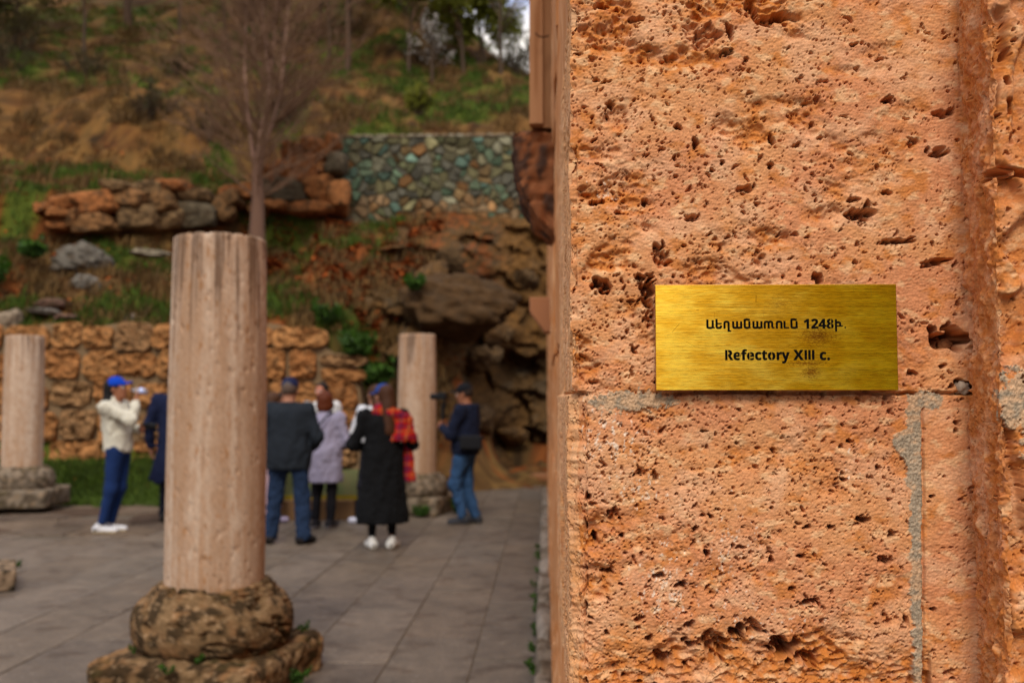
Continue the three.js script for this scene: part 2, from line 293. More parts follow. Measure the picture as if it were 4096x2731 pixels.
// rubble packed in the deep hollow and the wedge stone in the joint
{
  const pebble = (seed, color) => paint(rough(mergeVertices(new THREE.IcosahedronGeometry(1, 3).deleteAttribute('uv').deleteAttribute('normal')).clone().toNonIndexed && (() => { const g = mergeVertices(new THREE.IcosahedronGeometry(1, 3).deleteAttribute('normal').deleteAttribute('uv')); g.computeVertexNormals(); return g; })(), (x, y, z) => 0.5 * fbm3(x * 1.4 + seed, y * 1.4, z * 1.4, 4)), (x, y, z) => color.map((c) => c * (1 + 0.5 * fbm3(x * 5, y * 5 + seed, z * 5, 2))));
  for (const [x, y, z, a, b, c, k] of [[0.512, 1.571, -1.292, 0.009, 0.0085, 0.006, 0.9], [0.496, 1.566, -1.296, 0.006, 0.006, 0.005, 1.1]]) {
    const m = mesh('rubble_stone', pebble(k * 9, TUFF.tan.map((v) => v * 0.6 * k)), stone, pier); m.position.set(x, y, z); m.scale.set(a, b, c);
  }
  const w = mesh('wedge_stone', pebble(33, [0.36, 0.27, 0.19]), stone, pier); w.position.set(0.52, 1.5155, -1.262); w.scale.set(0.0095, 0.0085, 0.009); w.userData.label = 'small grey wedge stone packed in the joint';
}

// ---------------------------------------------------------------- brass plaque
{
  const PW = 0.2975, PH = 0.1315, TW = 2048, TH = 904;
  const base = document.createElement('canvas'); base.width = TW; base.height = TH; const cx = base.getContext('2d');
  const img = cx.createImageData(TW, TH), r = rng(99);
  const hash = (k) => { const v = Math.sin(k * 12.9898) * 43758.5453; return v - Math.floor(v); };
  const line = new Float32Array(TH); for (let j = 0; j < TH; j++) line[j] = 0.9 * (r() - 0.5) + 0.25 * n2(j * 0.13, 4) + 0.3 * n2(j * 0.5, 9);
  for (let j = 0; j < TH; j++) for (let i = 0; i < TW; i++) {
    const u = i / TW, v = j / TH;
    const r1 = hash(j), r3 = hash(Math.floor(j / 3) + 5000), r8 = hash(Math.floor(j / 7) + 9000);
    const brush = 0.9 * n2(i * 0.0022 + r1 * 300, r1 * 90) + 0.8 * n2(i * 0.0012 + r3 * 500, r3 * 70) + 0.3 * n2(i * 0.0009 + r8 * 400, r8 * 50) + 0.5 * n2(i * 0.02 + r1 * 900, 3);
    const wide = fbm2(u * 4 + 2, v * 3 + 6, 4), streak = fbm2(u * 7, v * 60, 3);
    // tarnish: browner film in the upper middle, greener towards one end; rust-brown abraded spots
    const film = sst(-0.35, 0.6, 0.6 * wide + 0.5 * streak + 0.35 * n2(u * 3, v * 140) * 0.5 + 0.42 * Math.exp(-(((u - 0.5) / 0.28) ** 2 + ((v - 0.25) / 0.5) ** 2)));
    const spot = (a, b, ra, rb, th) => sst(th, th + 0.12, 0.9 * n2(u * 55, v * 170) * 0.5 + 0.35 * n2(u * 160, v * 330) + 0.6 * (1 - Math.hypot((u - a) / ra, (v - b) / rb)));
    const sp = Math.max(spot(0.675, 0.49, 0.075, 0.09, 0.2), spot(0.63, 0.75, 0.1, 0.035, 0.3), spot(0.645, 0.83, 0.04, 0.065, 0.24), 0.5 * spot(0.52, 0.18, 0.1, 0.1, 0.5));
    let c = mix3([255, 206, 72], [238, 192, 30], sst(0.3, 0.95, u + 0.3 * wide));
    c = mix3(c, [206, 136, 12], 0.6 * film); c = mix3(c, [124, 62, 14], 0.7 * sp);
    const k = 1 + 0.09 * brush + (r() - 0.5) * 0.05, q = (j * TW + i) * 4;
    img.data[q] = Math.min(255, c[0] * k); img.data[q + 1] = Math.min(255, c[1] * k); img.data[q + 2] = Math.min(255, c[2] * k); img.data[q + 3] = 255;
  }
  cx.putImageData(img, 0, 0);
  // scratches
  cx.lineCap = 'round';
  for (const [a, b, c, d, w, col] of [[0.067, 0.45, 0.098, 0.37, 2.5, '#6a3c08'], [0.42, 0.1, 0.419, 0.165, 4, '#7a4408'], [0.455, 0.21, 0.449, 0.3, 3, '#d8a83c'], [0.897, 0.02, 0.898, 0.11, 3, '#d0a02c'], [0.825, 0.02, 0.826, 0.1, 2, '#c69622'], [0.245, 0.26, 0.244, 0.32, 2, '#a06a10'], [0.125, 0.54, 0.165, 0.59, 2, '#8a5c10'], [0.17, 0.24, 0.18, 0.235, 3, '#7a4a10']]) { cx.strokeStyle = col; cx.lineWidth = w; cx.beginPath(); cx.moveTo(a * TW, b * TH); cx.lineTo(c * TW, d * TH); cx.stroke(); }
  // the cut lettering, drawn once as a mask
  const mk = document.createElement('canvas'); mk.width = TW; mk.height = TH; const m = mk.getContext('2d');
  m.fillStyle = '#000'; m.fillRect(0, 0, TW, TH); m.strokeStyle = m.fillStyle = '#fff'; m.lineCap = 'butt'; m.lineJoin = 'round';
  // Latin line, fitted to its measured length
  const put = (text, x0, x1, base_, size, stroke) => { m.font = `bold ${size}px sans-serif`; const w = m.measureText(text).width; m.save(); m.translate(x0, base_); m.scale((x1 - x0) / w, 1); m.fillText(text, 0, 0); m.lineWidth = 5; m.strokeText(text, 0, 0); m.restore(); };
  const X = (a) => (a - 230) / (2105 - 230) * TW, Y = (b) => (b - 182) / (1000 - 182) * TH;           // from the measured drawing of the plaque to its texture
  const cap = (Y(767) - Y(690)) / 0.714;
  put('Refectory', X(762), X(1270), Y(767), cap); put('X', X(1303), X(1378), Y(767), cap); put('c.', X(1502), X(1590), Y(767), cap);
  for (const b of [1387, 1416, 1445]) m.fillRect(X(b), Y(690), X(20) - X(0), Y(767) - Y(690));
  put('1248', X(1382), X(1620), Y(524), (Y(524) - Y(452)) / 0.714);
  // Armenian letters as strokes: x-height 465..524, ascender 448, descender 548
  const s = (w, ...pts) => { m.lineWidth = w; m.beginPath(); m.moveTo(X(pts[0]), Y(pts[1])); for (let k = 2; k < pts.length; k += 2) m.lineTo(X(pts[k]), Y(pts[k + 1])); m.stroke(); };
  const B = 19;
  const cup = (x0, x1, top, bot, open) => { m.lineWidth = B; m.beginPath(); m.moveTo(X(x0), Y(top)); m.lineTo(X(x0), Y(bot - 16)); m.quadraticCurveTo(X(x0), Y(bot - 6), X((x0 + x1) / 2), Y(bot - 6)); m.quadraticCurveTo(X(x1), Y(bot - 6), X(x1), Y(bot - 18)); m.lineTo(X(x1), Y(open)); m.stroke(); };
  const cap_ = (x0, x1, top, bot, right) => { m.lineWidth = B; m.beginPath(); m.moveTo(X(x0), Y(bot)); m.lineTo(X(x0), Y(top + 18)); m.quadraticCurveTo(X(x0), Y(top + 6), X((x0 + x1) / 2), Y(top + 6)); m.quadraticCurveTo(X(x1), Y(top + 6), X(x1), Y(top + 18)); m.lineTo(X(x1), Y(right)); m.stroke(); };
  cup(634, 676, 452, 524, 456); s(13, 676, 516, 692, 516);                                             // U-shaped capital with a foot
  s(B, 706, 448, 706, 500); cup(706, 740, 470, 524, 516); s(13, 706, 484, 746, 484);                   // e
  cap_(768, 800, 464, 524, 548); s(13, 800, 542, 820, 542);                                            // gh
  cup(836, 866, 466, 524, 466); cup(866, 898, 466, 524, 466); s(12, 898, 518, 908, 518);               // a
  cup(926, 962, 462, 524, 466); s(B, 926, 470, 926, 456, 942, 452, 966, 456); s(12, 962, 516, 972, 518);   // n
  cup(994, 1024, 466, 524, 466); cup(1024, 1056, 466, 524, 466); s(12, 1056, 518, 1066, 518);          // a
  cap_(1082, 1112, 464, 524, 524); cap_(1112, 1140, 464, 520, 512); s(13, 1136, 517, 1158, 517);       // t
  cap_(1176, 1212, 464, 524, 524);                                                                     // o
  s(B, 1236, 464, 1236, 518); s(13, 1230, 517, 1272, 517);                                             // w
  cup(1290, 1330, 462, 524, 466); s(B, 1290, 470, 1290, 456, 1306, 452, 1332, 456); s(12, 1330, 516, 1340, 518);   // n
  s(B, 1636, 452, 1636, 548); cap_(1636, 1668, 470, 490, 500); s(12, 1634, 505, 1690, 505);            // t with a bar
  m.beginPath(); m.arc(X(1707), Y(517), 8, 0, 7); m.fill();
  // stencil bridges
  m.globalCompositeOperation = 'source-over'; m.strokeStyle = '#000';
  for (const [x, y0, y1] of [[790, 690, 770], [885, 705, 770], [962, 705, 770], [1133, 705, 770], [1500, 452, 470], [1596, 448, 530]]) { m.lineWidth = 4; m.beginPath(); m.moveTo(X(x), Y(y0)); m.lineTo(X(x), Y(y1)); m.stroke(); }
  const md = m.getImageData(0, 0, TW, TH), fin = cx.getImageData(0, 0, TW, TH), met = new Uint8Array(TW * TH * 4), bmp = new Uint8Array(TW * TH * 4);
  for (let k = 0; k < TW * TH; k++) {
    const a = md.data[4 * k] / 255, j = Math.floor(k / TW), row = TH - 1 - j, q = (row * TW + k % TW) * 4;
    for (let c = 0; c < 3; c++) fin.data[4 * k + c] = lerp(fin.data[4 * k + c], [9, 8, 7][c], a);
    const rr = 0.3 + 0.06 * line[j] + 0.06 * n2((k % TW) * 0.01, j * 0.8);
    met[q] = 0; met[q + 1] = 255 * lerp(Math.max(0.2, rr), 1, a); met[q + 2] = 255 * (1 - a); met[q + 3] = 255;
    const b = 200 + 20 * line[j] - 140 * a; bmp[q] = bmp[q + 1] = bmp[q + 2] = b; bmp[q + 3] = 255;
  }
  cx.putImageData(fin, 0, 0);
  const colour = new THREE.CanvasTexture(base); colour.colorSpace = THREE.SRGBColorSpace;
  const data = (d) => { const t = new THREE.DataTexture(d, TW, TH); t.magFilter = THREE.LinearFilter; t.needsUpdate = true; return t; };
  const mr = data(met);
  const brass = new THREE.MeshPhysicalMaterial({ map: colour, metalness: 1, roughness: 1, metalnessMap: mr, roughnessMap: mr, bumpMap: data(bmp), bumpScale: 0.00007, anisotropy: 0.8, anisotropyRotation: Math.PI / 2, specularIntensity: 0.1 });
  const edge = new THREE.MeshStandardMaterial({ color: rgb(0.5, 0.25, 0.05), metalness: 1, roughness: 0.45 });
  const t = thing('brass_plaque', 'brushed brass plaque engraved Refectory XIII c. screwed to the orange stone', 'plaque', [0.137 + PW / 2, 1.512, FACE_Z]);
  const plate = mesh('plate', new RoundedBoxGeometry(PW, PH, 0.005, 2, 0.0007), edge, t); plate.position.set(0, PH / 2, 0.0125);
  const face = new THREE.PlaneGeometry(PW - 0.0012, PH - 0.0012, 1, 1);
  const f = mesh('engraved_face', face, brass, t); f.position.set(0, PH / 2, 0.01508); f.userData.label = 'brushed brass face with black Armenian and English lettering';
  const pin = new THREE.CylinderGeometry(0.004, 0.004, 0.016, 12).rotateX(Math.PI / 2);
  for (const [x, y] of [[-1, 0.12], [1, 0.12], [-1, 0.88], [1, 0.88]]) { const p = mesh('standoff_pin', pin, edge, t); p.position.set(x * PW * 0.44, PH * y, 0.003); }
}

// the church across the yard, behind the viewer: the plaque mirrors its wall
{
  const t = thing('church', 'plain stone church across the yard with a tiled gable roof', 'church', [6.3, 0, 14.5]), wm = std({ color: rgb(0.13, 0.085, 0.055) });
  const w = mesh('wall', new THREE.BoxGeometry(8.4, 8.2, 7), wm, t); w.position.y = 4.1;
  const sh = new THREE.Shape(); sh.moveTo(-4.5, 0); sh.lineTo(4.5, 0); sh.lineTo(0, 1.7); const rf = mesh('roof', new THREE.ExtrudeGeometry(sh, { depth: 7.6, bevelEnabled: false }), std({ color: rgb(0.16, 0.1, 0.075) }), t); rf.position.set(0, 8.2, -3.8);
  const d = mesh('door', new RoundedBoxGeometry(1.2, 2.3, 0.12, 2, 0.02), std({ color: rgb(0.07, 0.035, 0.018) }), t); d.position.set(-0.8, 1.15, -3.52);
  for (const x of [-2.9, 1.6]) { const n = mesh('window', new RoundedBoxGeometry(0.5, 1.3, 0.1, 2, 0.02), std({ color: rgb(0.02, 0.02, 0.022), roughness: 0.2 }), t); n.position.set(x, 2.9, -3.5); }
}
// ---------------------------------------------------------------- helpers for stones
function ico(detail) { const g = mergeVertices(new THREE.IcosahedronGeometry(1, detail).deleteAttribute('normal').deleteAttribute('uv')); g.computeVertexNormals(); return g; }
// a lump of rock, boxy (pow < 1) or round, as an own geometry
function rock(seed, [w, h, d], color, { detail = 9, amp = 0.16, box = 0.55, spots = [0.05, 0.03, 0.015], spot = 0.3, grain = 0.3 } = {}) {
  const g = ico(detail), p = g.attributes.position, q = rng(Math.floor(seed * 977) + 5), planes = [];
  for (const a of [[1, 0, 0], [-1, 0, 0], [0, 1, 0], [0, -1, 0], [0, 0, 1], [0, 0, -1]]) planes.push([V3(a[0] + (q() - 0.5) * amp * 2.2, a[1] + (q() - 0.5) * amp * 2.2, a[2] + (q() - 0.5) * amp * 2.2).normalize(), 0.92 + 0.12 * q()]);
  for (let k = 0; k < 12; k++) planes.push([V3(q() - 0.5, q() - 0.5, q() - 0.5).normalize(), lerp(1.0, 1.3, box) * (0.9 + 0.25 * q())]);
  const v = V3();
  for (let i = 0; i < p.count; i++) {
    v.fromBufferAttribute(p, i); let r = 0;
    for (const [n, e] of planes) { const c = n.dot(v); if (c > 0.05) r += Math.pow(c / e, 11); }
    const x = v.x, y = v.y, z = v.z, a = Math.pow(r, -1 / 11) * (1 + amp * 0.35 * fbm3(x * 2.2 + seed, y * 2.2, z * 2.2, 3) + 0.05 * fbm3(x * 9, y * 9 + seed, z * 9, 3));
    p.setXYZ(i, x * a * w / 2, y * a * h / 2, z * a * d / 2);
  }
  g.computeVertexNormals();
  return paint(g, (x, y, z) => { const f = fbm3(x * 9 + seed, y * 9, z * 9, 3), k = sst(spot, spot + 0.3, fbm3(x * 4 - seed, y * 4, z * 4, 4) + 0.25); return mix3(color, spots, k * 0.75).map((c) => Math.max(0.004, c * (1 + grain * 1.6 * f))); });
}
// Voronoi cells of jittered points in a w by h rectangle, as polygons
function cells(w, h, nx, ny, jit, rand, keep = () => true) {
  const pts = [];
  for (let j = 0; j < ny; j++) for (let i = 0; i < nx; i++) pts.push([((i + 0.5 + (j % 2 ? 0.25 : -0.25) + (rand() - 0.5) * jit) / nx) * w, ((j + 0.5 + (rand() - 0.5) * jit * 0.8) / ny) * h]);
  const out = [];
  for (const a of pts) {
    if (!keep(a[0], a[1])) continue;
    let poly = [[0, 0], [w, 0], [w, h], [0, h]];
    for (const b of pts) {
      if (b === a || Math.abs(b[0] - a[0]) > 2.6 * w / nx || Math.abs(b[1] - a[1]) > 2.6 * h / ny) continue;
      const mx = (a[0] + b[0]) / 2, my = (a[1] + b[1]) / 2, nxx = b[0] - a[0], nyy = b[1] - a[1], side = (p) => (p[0] - mx) * nxx + (p[1] - my) * nyy, q = [];
      for (let k = 0; k < poly.length; k++) { const p = poly[k], n = poly[(k + 1) % poly.length], sp = side(p), sn = side(n); if (sp <= 0) q.push(p); if ((sp < 0) !== (sn < 0) && sp !== sn) { const t = sp / (sp - sn); q.push([p[0] + (n[0] - p[0]) * t, p[1] + (n[1] - p[1]) * t]); } }
      poly = q; if (!poly.length) break;
    }
    if (poly.length > 2) out.push({ c: a, poly });
  }
  return out;
}
// a face stone: the polygon with rounded corners, pushed out towards +z with a rough crown
// a small rubble stone: the polygon itself with clipped corners, a chamfer and a slightly tilted face
function rubble(poly, gap, bulge, color, seed, r) {
  const cx = poly.reduce((s, p) => s + p[0], 0) / poly.length, cy = poly.reduce((s, p) => s + p[1], 0) / poly.length, out = [];
  poly.forEach((p, i) => { const l = poly[(i + poly.length - 1) % poly.length], n = poly[(i + 1) % poly.length]; out.push([lerp(p[0], l[0], 0.2) - cx, lerp(p[1], l[1], 0.2) - cy], [lerp(p[0], n[0], 0.2) - cx, lerp(p[1], n[1], 0.2) - cy]); });
  const tx = (r() - 0.5) * 0.35, ty = (r() - 0.5) * 0.35, P = [], I = [], n = out.length;
  for (const [k, z] of [[1, -0.06], [1, bulge * 0.55], [0.84, bulge]]) for (const [x, y] of out) { const l = Math.hypot(x, y) || 1, q = Math.max(0.3, 1 - gap / l) * k; P.push(x * q, y * q, z + (z > 0 ? x * tx + y * ty : 0) + (z > 0 ? 0.012 * n3(x * 20 + seed, y * 20, z * 9) : 0)); }
  P.push(0, 0, bulge * 1.05); for (let l = 0; l < 2; l++) for (let k = 0; k < n; k++) { const a = l * n + k, b = l * n + (k + 1) % n; I.push(a, b, b + n, a, b + n, a + n); } for (let k = 0; k < n; k++) I.push(2 * n + k, 2 * n + (k + 1) % n, 3 * n);
  const g = new THREE.BufferGeometry(); g.setAttribute('position', new THREE.Float32BufferAttribute(P, 3)); g.setIndex(I); const f = g.toNonIndexed(); f.computeVertexNormals();
  paint(f, (x, y, z) => color.map((c) => Math.max(0.01, c * (1 + 0.9 * fbm3(x * 12 + seed, y * 12, seed, 3))))); return { g: f, cx, cy };
}
function faceStone(poly, gap, depth, bulge, color, seed, { seg = 26, rings = 5, roughness = 0.02, spots = [0.06, 0.04, 0.02], tint = 0.3 } = {}) {
  const cx = poly.reduce((s, p) => s + p[0], 0) / poly.length, cy = poly.reduce((s, p) => s + p[1], 0) / poly.length;
  // walk the outline at equal angles, soften it
  const rad = [];
  for (let k = 0; k < seg; k++) {
    const a = k / seg * 2 * Math.PI, dx = Math.cos(a), dy = Math.sin(a); let best = 1e9;
    for (let i = 0; i < poly.length; i++) { const p = poly[i], n = poly[(i + 1) % poly.length], ex = n[0] - p[0], ey = n[1] - p[1], den = dx * ey - dy * ex; if (Math.abs(den) < 1e-9) continue; const t = ((p[0] - cx) * ey - (p[1] - cy) * ex) / den, u = ((p[0] - cx) * dy - (p[1] - cy) * dx) / den; if (t > 0 && u >= -0.001 && u <= 1.001 && t < best) best = t; }
    rad.push(best > 1e8 ? 0.05 : best);
  }
  const soft = rad.map((r, k) => Math.max(0.02, (r * 6 + rad[(k + 1) % seg] + rad[(k + seg - 1) % seg]) / 8 - gap));
  const pos = [], idx = [];
  const lev = [[1, -depth], [1, 0.1 * bulge]]; for (let q = 1; q < rings; q++) { const t = q / rings; lev.push([Math.pow(Math.cos(t * Math.PI / 2), 0.7) * 0.98 + 0.02, bulge * (0.72 + 0.28 * Math.sin(t * Math.PI / 2))]); }
  for (const [s, z] of lev) for (let k = 0; k < seg; k++) { const a = k / seg * 2 * Math.PI, x = Math.cos(a) * soft[k] * s, y = Math.sin(a) * soft[k] * s, n = roughness * (fbm3(x * 5 + seed, y * 5, z * 5 + seed, 2) + 0.7 * fbm3(x * 22 + seed, y * 22, seed, 3)) * (z < -0.01 ? 0 : 1); pos.push(x * (1 + 0.6 * n), y * (1 + 0.6 * n), z + n * 2); }
  pos.push(0, 0, bulge + roughness * 2 * fbm3(seed, 0, 0, 2)); const top = pos.length / 3 - 1;
  for (let l = 0; l + 1 < lev.length; l++) for (let k = 0; k < seg; k++) { const a = l * seg + k, b = l * seg + (k + 1) % seg; idx.push(a, b, b + seg, a, b + seg, a + seg); }
  for (let k = 0; k < seg; k++) idx.push((lev.length - 1) * seg + k, (lev.length - 1) * seg + (k + 1) % seg, top);
  const g = new THREE.BufferGeometry(); g.setAttribute('position', new THREE.Float32BufferAttribute(pos, 3)); g.setIndex(idx); g.computeVertexNormals();
  paint(g, (x, y, z) => { const f = fbm3(x * 14 + seed, y * 14, z * 14, 3), q = sst(0.05, 0.45, fbm3(x * 7 - seed, y * 7, seed, 3)); return mix3(color, spots, q * 0.5).map((c) => Math.max(0.004, c * (1 + tint * 1.5 * f))); });
  return { g, cx, cy };
}
const smoothLine = (pts) => (x) => { if (x <= pts[0][0]) return pts[0][1]; for (let k = 1; k < pts.length; k++) if (x < pts[k][0]) return lerp(pts[k - 1][1], pts[k][1], (x - pts[k - 1][0]) / (pts[k][0] - pts[k - 1][0])); return pts.at(-1)[1]; };

// ---------------------------------------------------------------- hillside and ground
const leftRise = smoothLine([[13.4, -0.1], [14.5, -0.06], [15.1, 0.12], [15.6, 0.36], [15.95, 0.5], [16.02, 0.52], [16.3, 2.66], [17, 3.1], [18.6, 4.25], [19.25, 4.5], [19.5, 4.6], [19.75, 5.7], [20.3, 5.95], [21.2, 6.35], [22.6, 6.9], [23.4, 8.1], [24.3, 9.0], [27, 10.4], [38, 16.6], [60, 30], [90, 44]]);
const rightRise = smoothLine([[16.6, -0.1], [17.0, 0.0], [18.1, 0.02], [18.3, 0.1], [20.4, 0.14], [20.7, 1.2], [20.95, 3.2], [21.2, 4.8], [21.35, 5.2], [21.6, 5.3], [21.9, 7.0], [23.2, 7.5], [23.8, 8.2], [24.8, 8.75], [30, 11.2], [34, 12.7], [40, 13.4], [90, 14]]);
const midRise = smoothLine([[16.2, -0.1], [16.6, 0.2], [16.75, 1.2], [17.1, 2.2], [17.7, 3.3], [18.6, 4.1], [20.4, 5.0], [21.4, 5.35], [21.6, 5.4], [21.9, 7.0], [23.2, 7.5], [23.8, 8.2], [24.8, 8.75], [30, 11.6], [38, 17], [60, 28], [90, 38]]);
const crestLine = smoothLine([[-22, 60], [-16, 34], [-10, 27], [-6.5, 22], [-4, 18], [-2.4, 15], [-1, 13.2], [3, 12.4]]);
function hillHeight(x, d) {
  const ac = lerp(-3.2, -4.8, sst(17, 19.6, d)), a = d < 22.5 ? sst(ac - 0.3, ac + 0.3, x) : lerp(sst(-5.1, -4.5, x), sst(-11, -5, x), sst(22.5, 26, d));
  const b = d < 22 ? sst(-2.4, -0.7, x) : sst(-3.2, 0.3, x);
  const dl = d - 1.6 * sst(-10, -4.9, x) * sst(17.6, 19, d) * (1 - sst(22, 25, d)) * sst(-4.1, -4.9, x);
  let h = lerp(lerp(leftRise(dl), midRise(d), a), rightRise(d), b);
  const cap = crestLine(x); h = h > cap - 3 ? cap - 3 + 3 * Math.tanh((h - cap + 3) / 3) : h;
  const k = d > 16.4 ? sst(16.4, 18, d) : 0.12;
  h += k * (0.25 * fbm2(x * 0.5 + 3, d * 0.6, 3) + 0.16 * fbm2(x * 1.6, d * 1.6 + 9, 3) + (d > 22 ? 0.5 * fbm2(x * 0.22, d * 0.25, 3) : 0));
  return h;
}
const EARTH = { dry: [0.125, 0.068, 0.02], brown: [0.08, 0.04, 0.013], dark: [0.036, 0.02, 0.008], green: [0.055, 0.078, 0.008], litter: [0.16, 0.04, 0.008], rockb: [0.068, 0.037, 0.014], ochre: [0.135, 0.062, 0.016] };
// broken rock: every cell of a scattered pattern is a plane of its own tilt
const facets = (x, y, size, seed) => {
  const i0 = Math.floor(x / size), j0 = Math.floor(y / size); let best = 1e9, out = 0;
  for (let i = i0 - 1; i <= i0 + 1; i++) for (let j = j0 - 1; j <= j0 + 1; j++) {
    const a = Math.abs(Math.sin(i * 127.1 + j * 311.7 + seed) * 43758.5453) % 1, b = Math.abs(Math.sin(i * 269.5 + j * 183.3 + seed) * 43758.5453) % 1, c = Math.abs(Math.sin(i * 419.2 + j * 371.9 + seed) * 43758.5453) % 1;
    const cx = (i + a) * size, cy = (j + b) * size, e = (x - cx) ** 2 + (y - cy) ** 2;
    if (e < best) { best = e; out = (c - 0.5) * 0.9 + (a - 0.5) * 1.6 * (x - cx) / size + (b - 0.75) * 1.4 * (y - cy) / size; }
  }
  return out;
};
const greenness = (x, d) => sst(0.02, 0.3, fbm2(x * 0.45 + 20, d * 0.5 + 4, 3) + (d > 13.4 && d < 16.1 ? 0.7 : 0) + (d > 16.2 && d < 17.2 && x < -3 ? 0.28 : 0) + (d > 20.9 && d < 22.7 && x < -5 ? 0.3 : 0) + (d > 24 && d < 27 && x > -4 ? 0.35 : 0) + (d > 27 && d < 32 && x > -9 ? 0.18 : 0) - (d > 22.6 && d < 25 && x < -8 ? 0.5 : 0) - (x > -2.9 && d < 21.6 ? 0.5 : 0));
{
  const hill = structure('hillside');
  const xs = [], ds = [];
  for (let x = -34; x < 12; x += x > -13 && x < 1.5 ? 0.11 : 0.45) xs.push(x);
  for (let d = 13.4; d < 88; d += d < 24.5 ? 0.075 : d < 34 ? 0.25 : 0.9) ds.push(d);
  const pos = [], col = [], idx = [];
  for (const d of ds) for (const x of xs) {
    const h = hillHeight(x, d);
    let z = -d, X = x;
    // bare rock to the right of the stone wall: broken by ledges and overhangs
    const cliff = sst(-3.3, -2.5, x) * sst(0.3, 1.0, h) * sst(5.5, 4.9, h) * (d < 21.8 ? 1 : 0);
    if (cliff > 0) z -= 1.1 * cliff;                                       // the rock face itself is built below
    pos.push(X, h, z);
    const g = greenness(x, d), f = fbm2(x * 3, d * 3.3, 4), w = fbm2(x * 0.6 + 9, d * 0.7, 3);
    let c = mix3(EARTH.brown, EARTH.dry, sst(-0.3, 0.35, w + 0.4 * f));
    c = mix3(c, EARTH.dark, sst(0.15, 0.5, fbm2(x * 1.1 + 33, d * 1.2, 4)));
    c = mix3(c, EARTH.litter, (d < 21 ? 0.75 : 0.25) * sst(-0.05, 0.35, fbm2(x * 0.9 + 6, d * 1.1 + 2, 4) + (x > -6.5 && x < -1.5 && d > 17.5 && d < 21 ? 0.25 : 0)));
    c = mix3(c, EARTH.green, g * 0.85);
    if (d > 22.6 && d < 25.5 && x < -8) c = mix3(c, EARTH.ochre, 0.6 * sst(-0.2, 0.3, f));
    c = c.map((v) => Math.max(0.006, v * (1 + 0.6 * f))); col.push(...c);
  }
  const W = xs.length;
  for (let j = 0; j + 1 < ds.length; j++) for (let i = 0; i + 1 < W; i++) { const a = j * W + i; idx.push(a, a + 1, a + W + 1, a, a + W + 1, a + W); }
  const g = new THREE.BufferGeometry(); g.setAttribute('position', new THREE.Float32BufferAttribute(pos, 3)); g.setAttribute('color', new THREE.Float32BufferAttribute(col, 3)); g.setIndex(idx); g.computeVertexNormals();
  mesh('slope', g, stone, hill);
  // the rock face: a sheet over (x, height), broken into facets, leaning and undercut
  const midD = smoothLine([[-0.3, 16.7], [1.2, 16.85], [2.2, 17.1], [3.3, 17.7], [4.1, 18.5], [4.9, 20.1], [5.5, 21.4]]), rightD = smoothLine([[-0.3, 20.5], [0.2, 20.5], [1.4, 20.9], [3.2, 20.7], [4.9, 20.9], [5.5, 21.5]]);
  const faceD = (x, h) => lerp(midD(h), rightD(h), sst(-2.3, -0.5, x + 0.25 * n2(h * 0.8, 3)));
  {
    const P = [], C = [], I = []; let w = 0, rows = 0;
    for (let h = -0.25; h < 5.6; h += 0.04) { rows++; w = 0; for (let x = -3.5; x < 0.7; x += 0.04) {
      w++;
      const wx = x + 0.16 * fbm3(x * 1.5, h * 1.5, 3, 3), wh = h + 0.16 * fbm3(x * 1.5, h * 1.5, 13, 3) + 0.25 * x * 0.6;
      const f1 = facets(wx, wh * 1.25, 1.05, 3), f2 = facets(wx + 7, wh * 1.4, 0.46, 9), f3 = facets(wx + 3, wh * 1.3, 0.2, 5), k = sst(-3.5, -3.0, x) * sst(5.5, 4.9, h);
      const z = -faceD(x, h) + k * (0.5 * f1 + 0.17 * f2 + 0.06 * f3 + 0.04 * fbm3(x * 8, h * 8, 1, 3)) - (1 - sst(-3.5, -3.2, x)) * 0.5;
      P.push(x, h, z);
      const a1 = fbm3(x * 1.1, h * 1.2, 3, 4), a2 = fbm3(x * 6, h * 6, 9, 3), earth = sst(-1.35, -0.6, x) * sst(2.2, 3.2, h);
      let c = mix3(EARTH.brown, EARTH.rockb, sst(-0.3, 0.35, a1)); c = mix3(c, [0.055, 0.042, 0.026], 0.6 * sst(0.05, 0.4, fbm3(x * 2, h * 2, 21, 3))); c = mix3(c, EARTH.ochre, Math.min(1, 0.32 * sst(0.1, 0.45, fbm3(x * 1.7, h * 1.3, 15, 4)) + 0.5 * earth));
      c = mix3(c, EARTH.litter, 0.6 * sst(3.4, 4.2, h) * sst(-0.1, 0.2, a2 + a1) * (1 - earth)); C.push(...c.map((v) => Math.max(0.005, v * (1 + 0.7 * a2))));
    } }
    for (let j = 0; j + 1 < rows; j++) for (let i = 0; i + 1 < w; i++) { const q = j * w + i; I.push(q, q + 1, q + w + 1, q, q + w + 1, q + w); }
    const cg = new THREE.BufferGeometry(); cg.setAttribute('position', new THREE.Float32BufferAttribute(P, 3)); cg.setAttribute('color', new THREE.Float32BufferAttribute(C, 3)); cg.setIndex(I); cg.computeVertexNormals();
    mesh('rock_face', cg, stone, hill);
  }
  // outcrops bedded in the cliff
  const r = rng(71);
  for (let n = 0; n < 14; n++) {
    const x = lerp(-3.1, 0.1, r()), h = lerp(0.1, 4.2, r()), s = 0.3 + 0.6 * r() * r();
    const q = rock(r() * 90, [s * (0.9 + 0.9 * r()), s * (0.5 + 0.5 * r()), s], mix3(mix3(EARTH.rockb, EARTH.ochre, r() * 0.8), [0.065, 0.046, 0.027], r() * 0.6), { detail: 8, amp: 0.7, box: 0.1, grain: 0.6 });
    const m = mesh('rock', q, stone, hill); m.position.set(x, h, -faceD(x, h) + 0.05 + 0.1 * s); m.rotation.set((r() - 0.5) * 0.9, r() * 6, (r() - 0.5) * 0.9);
  }
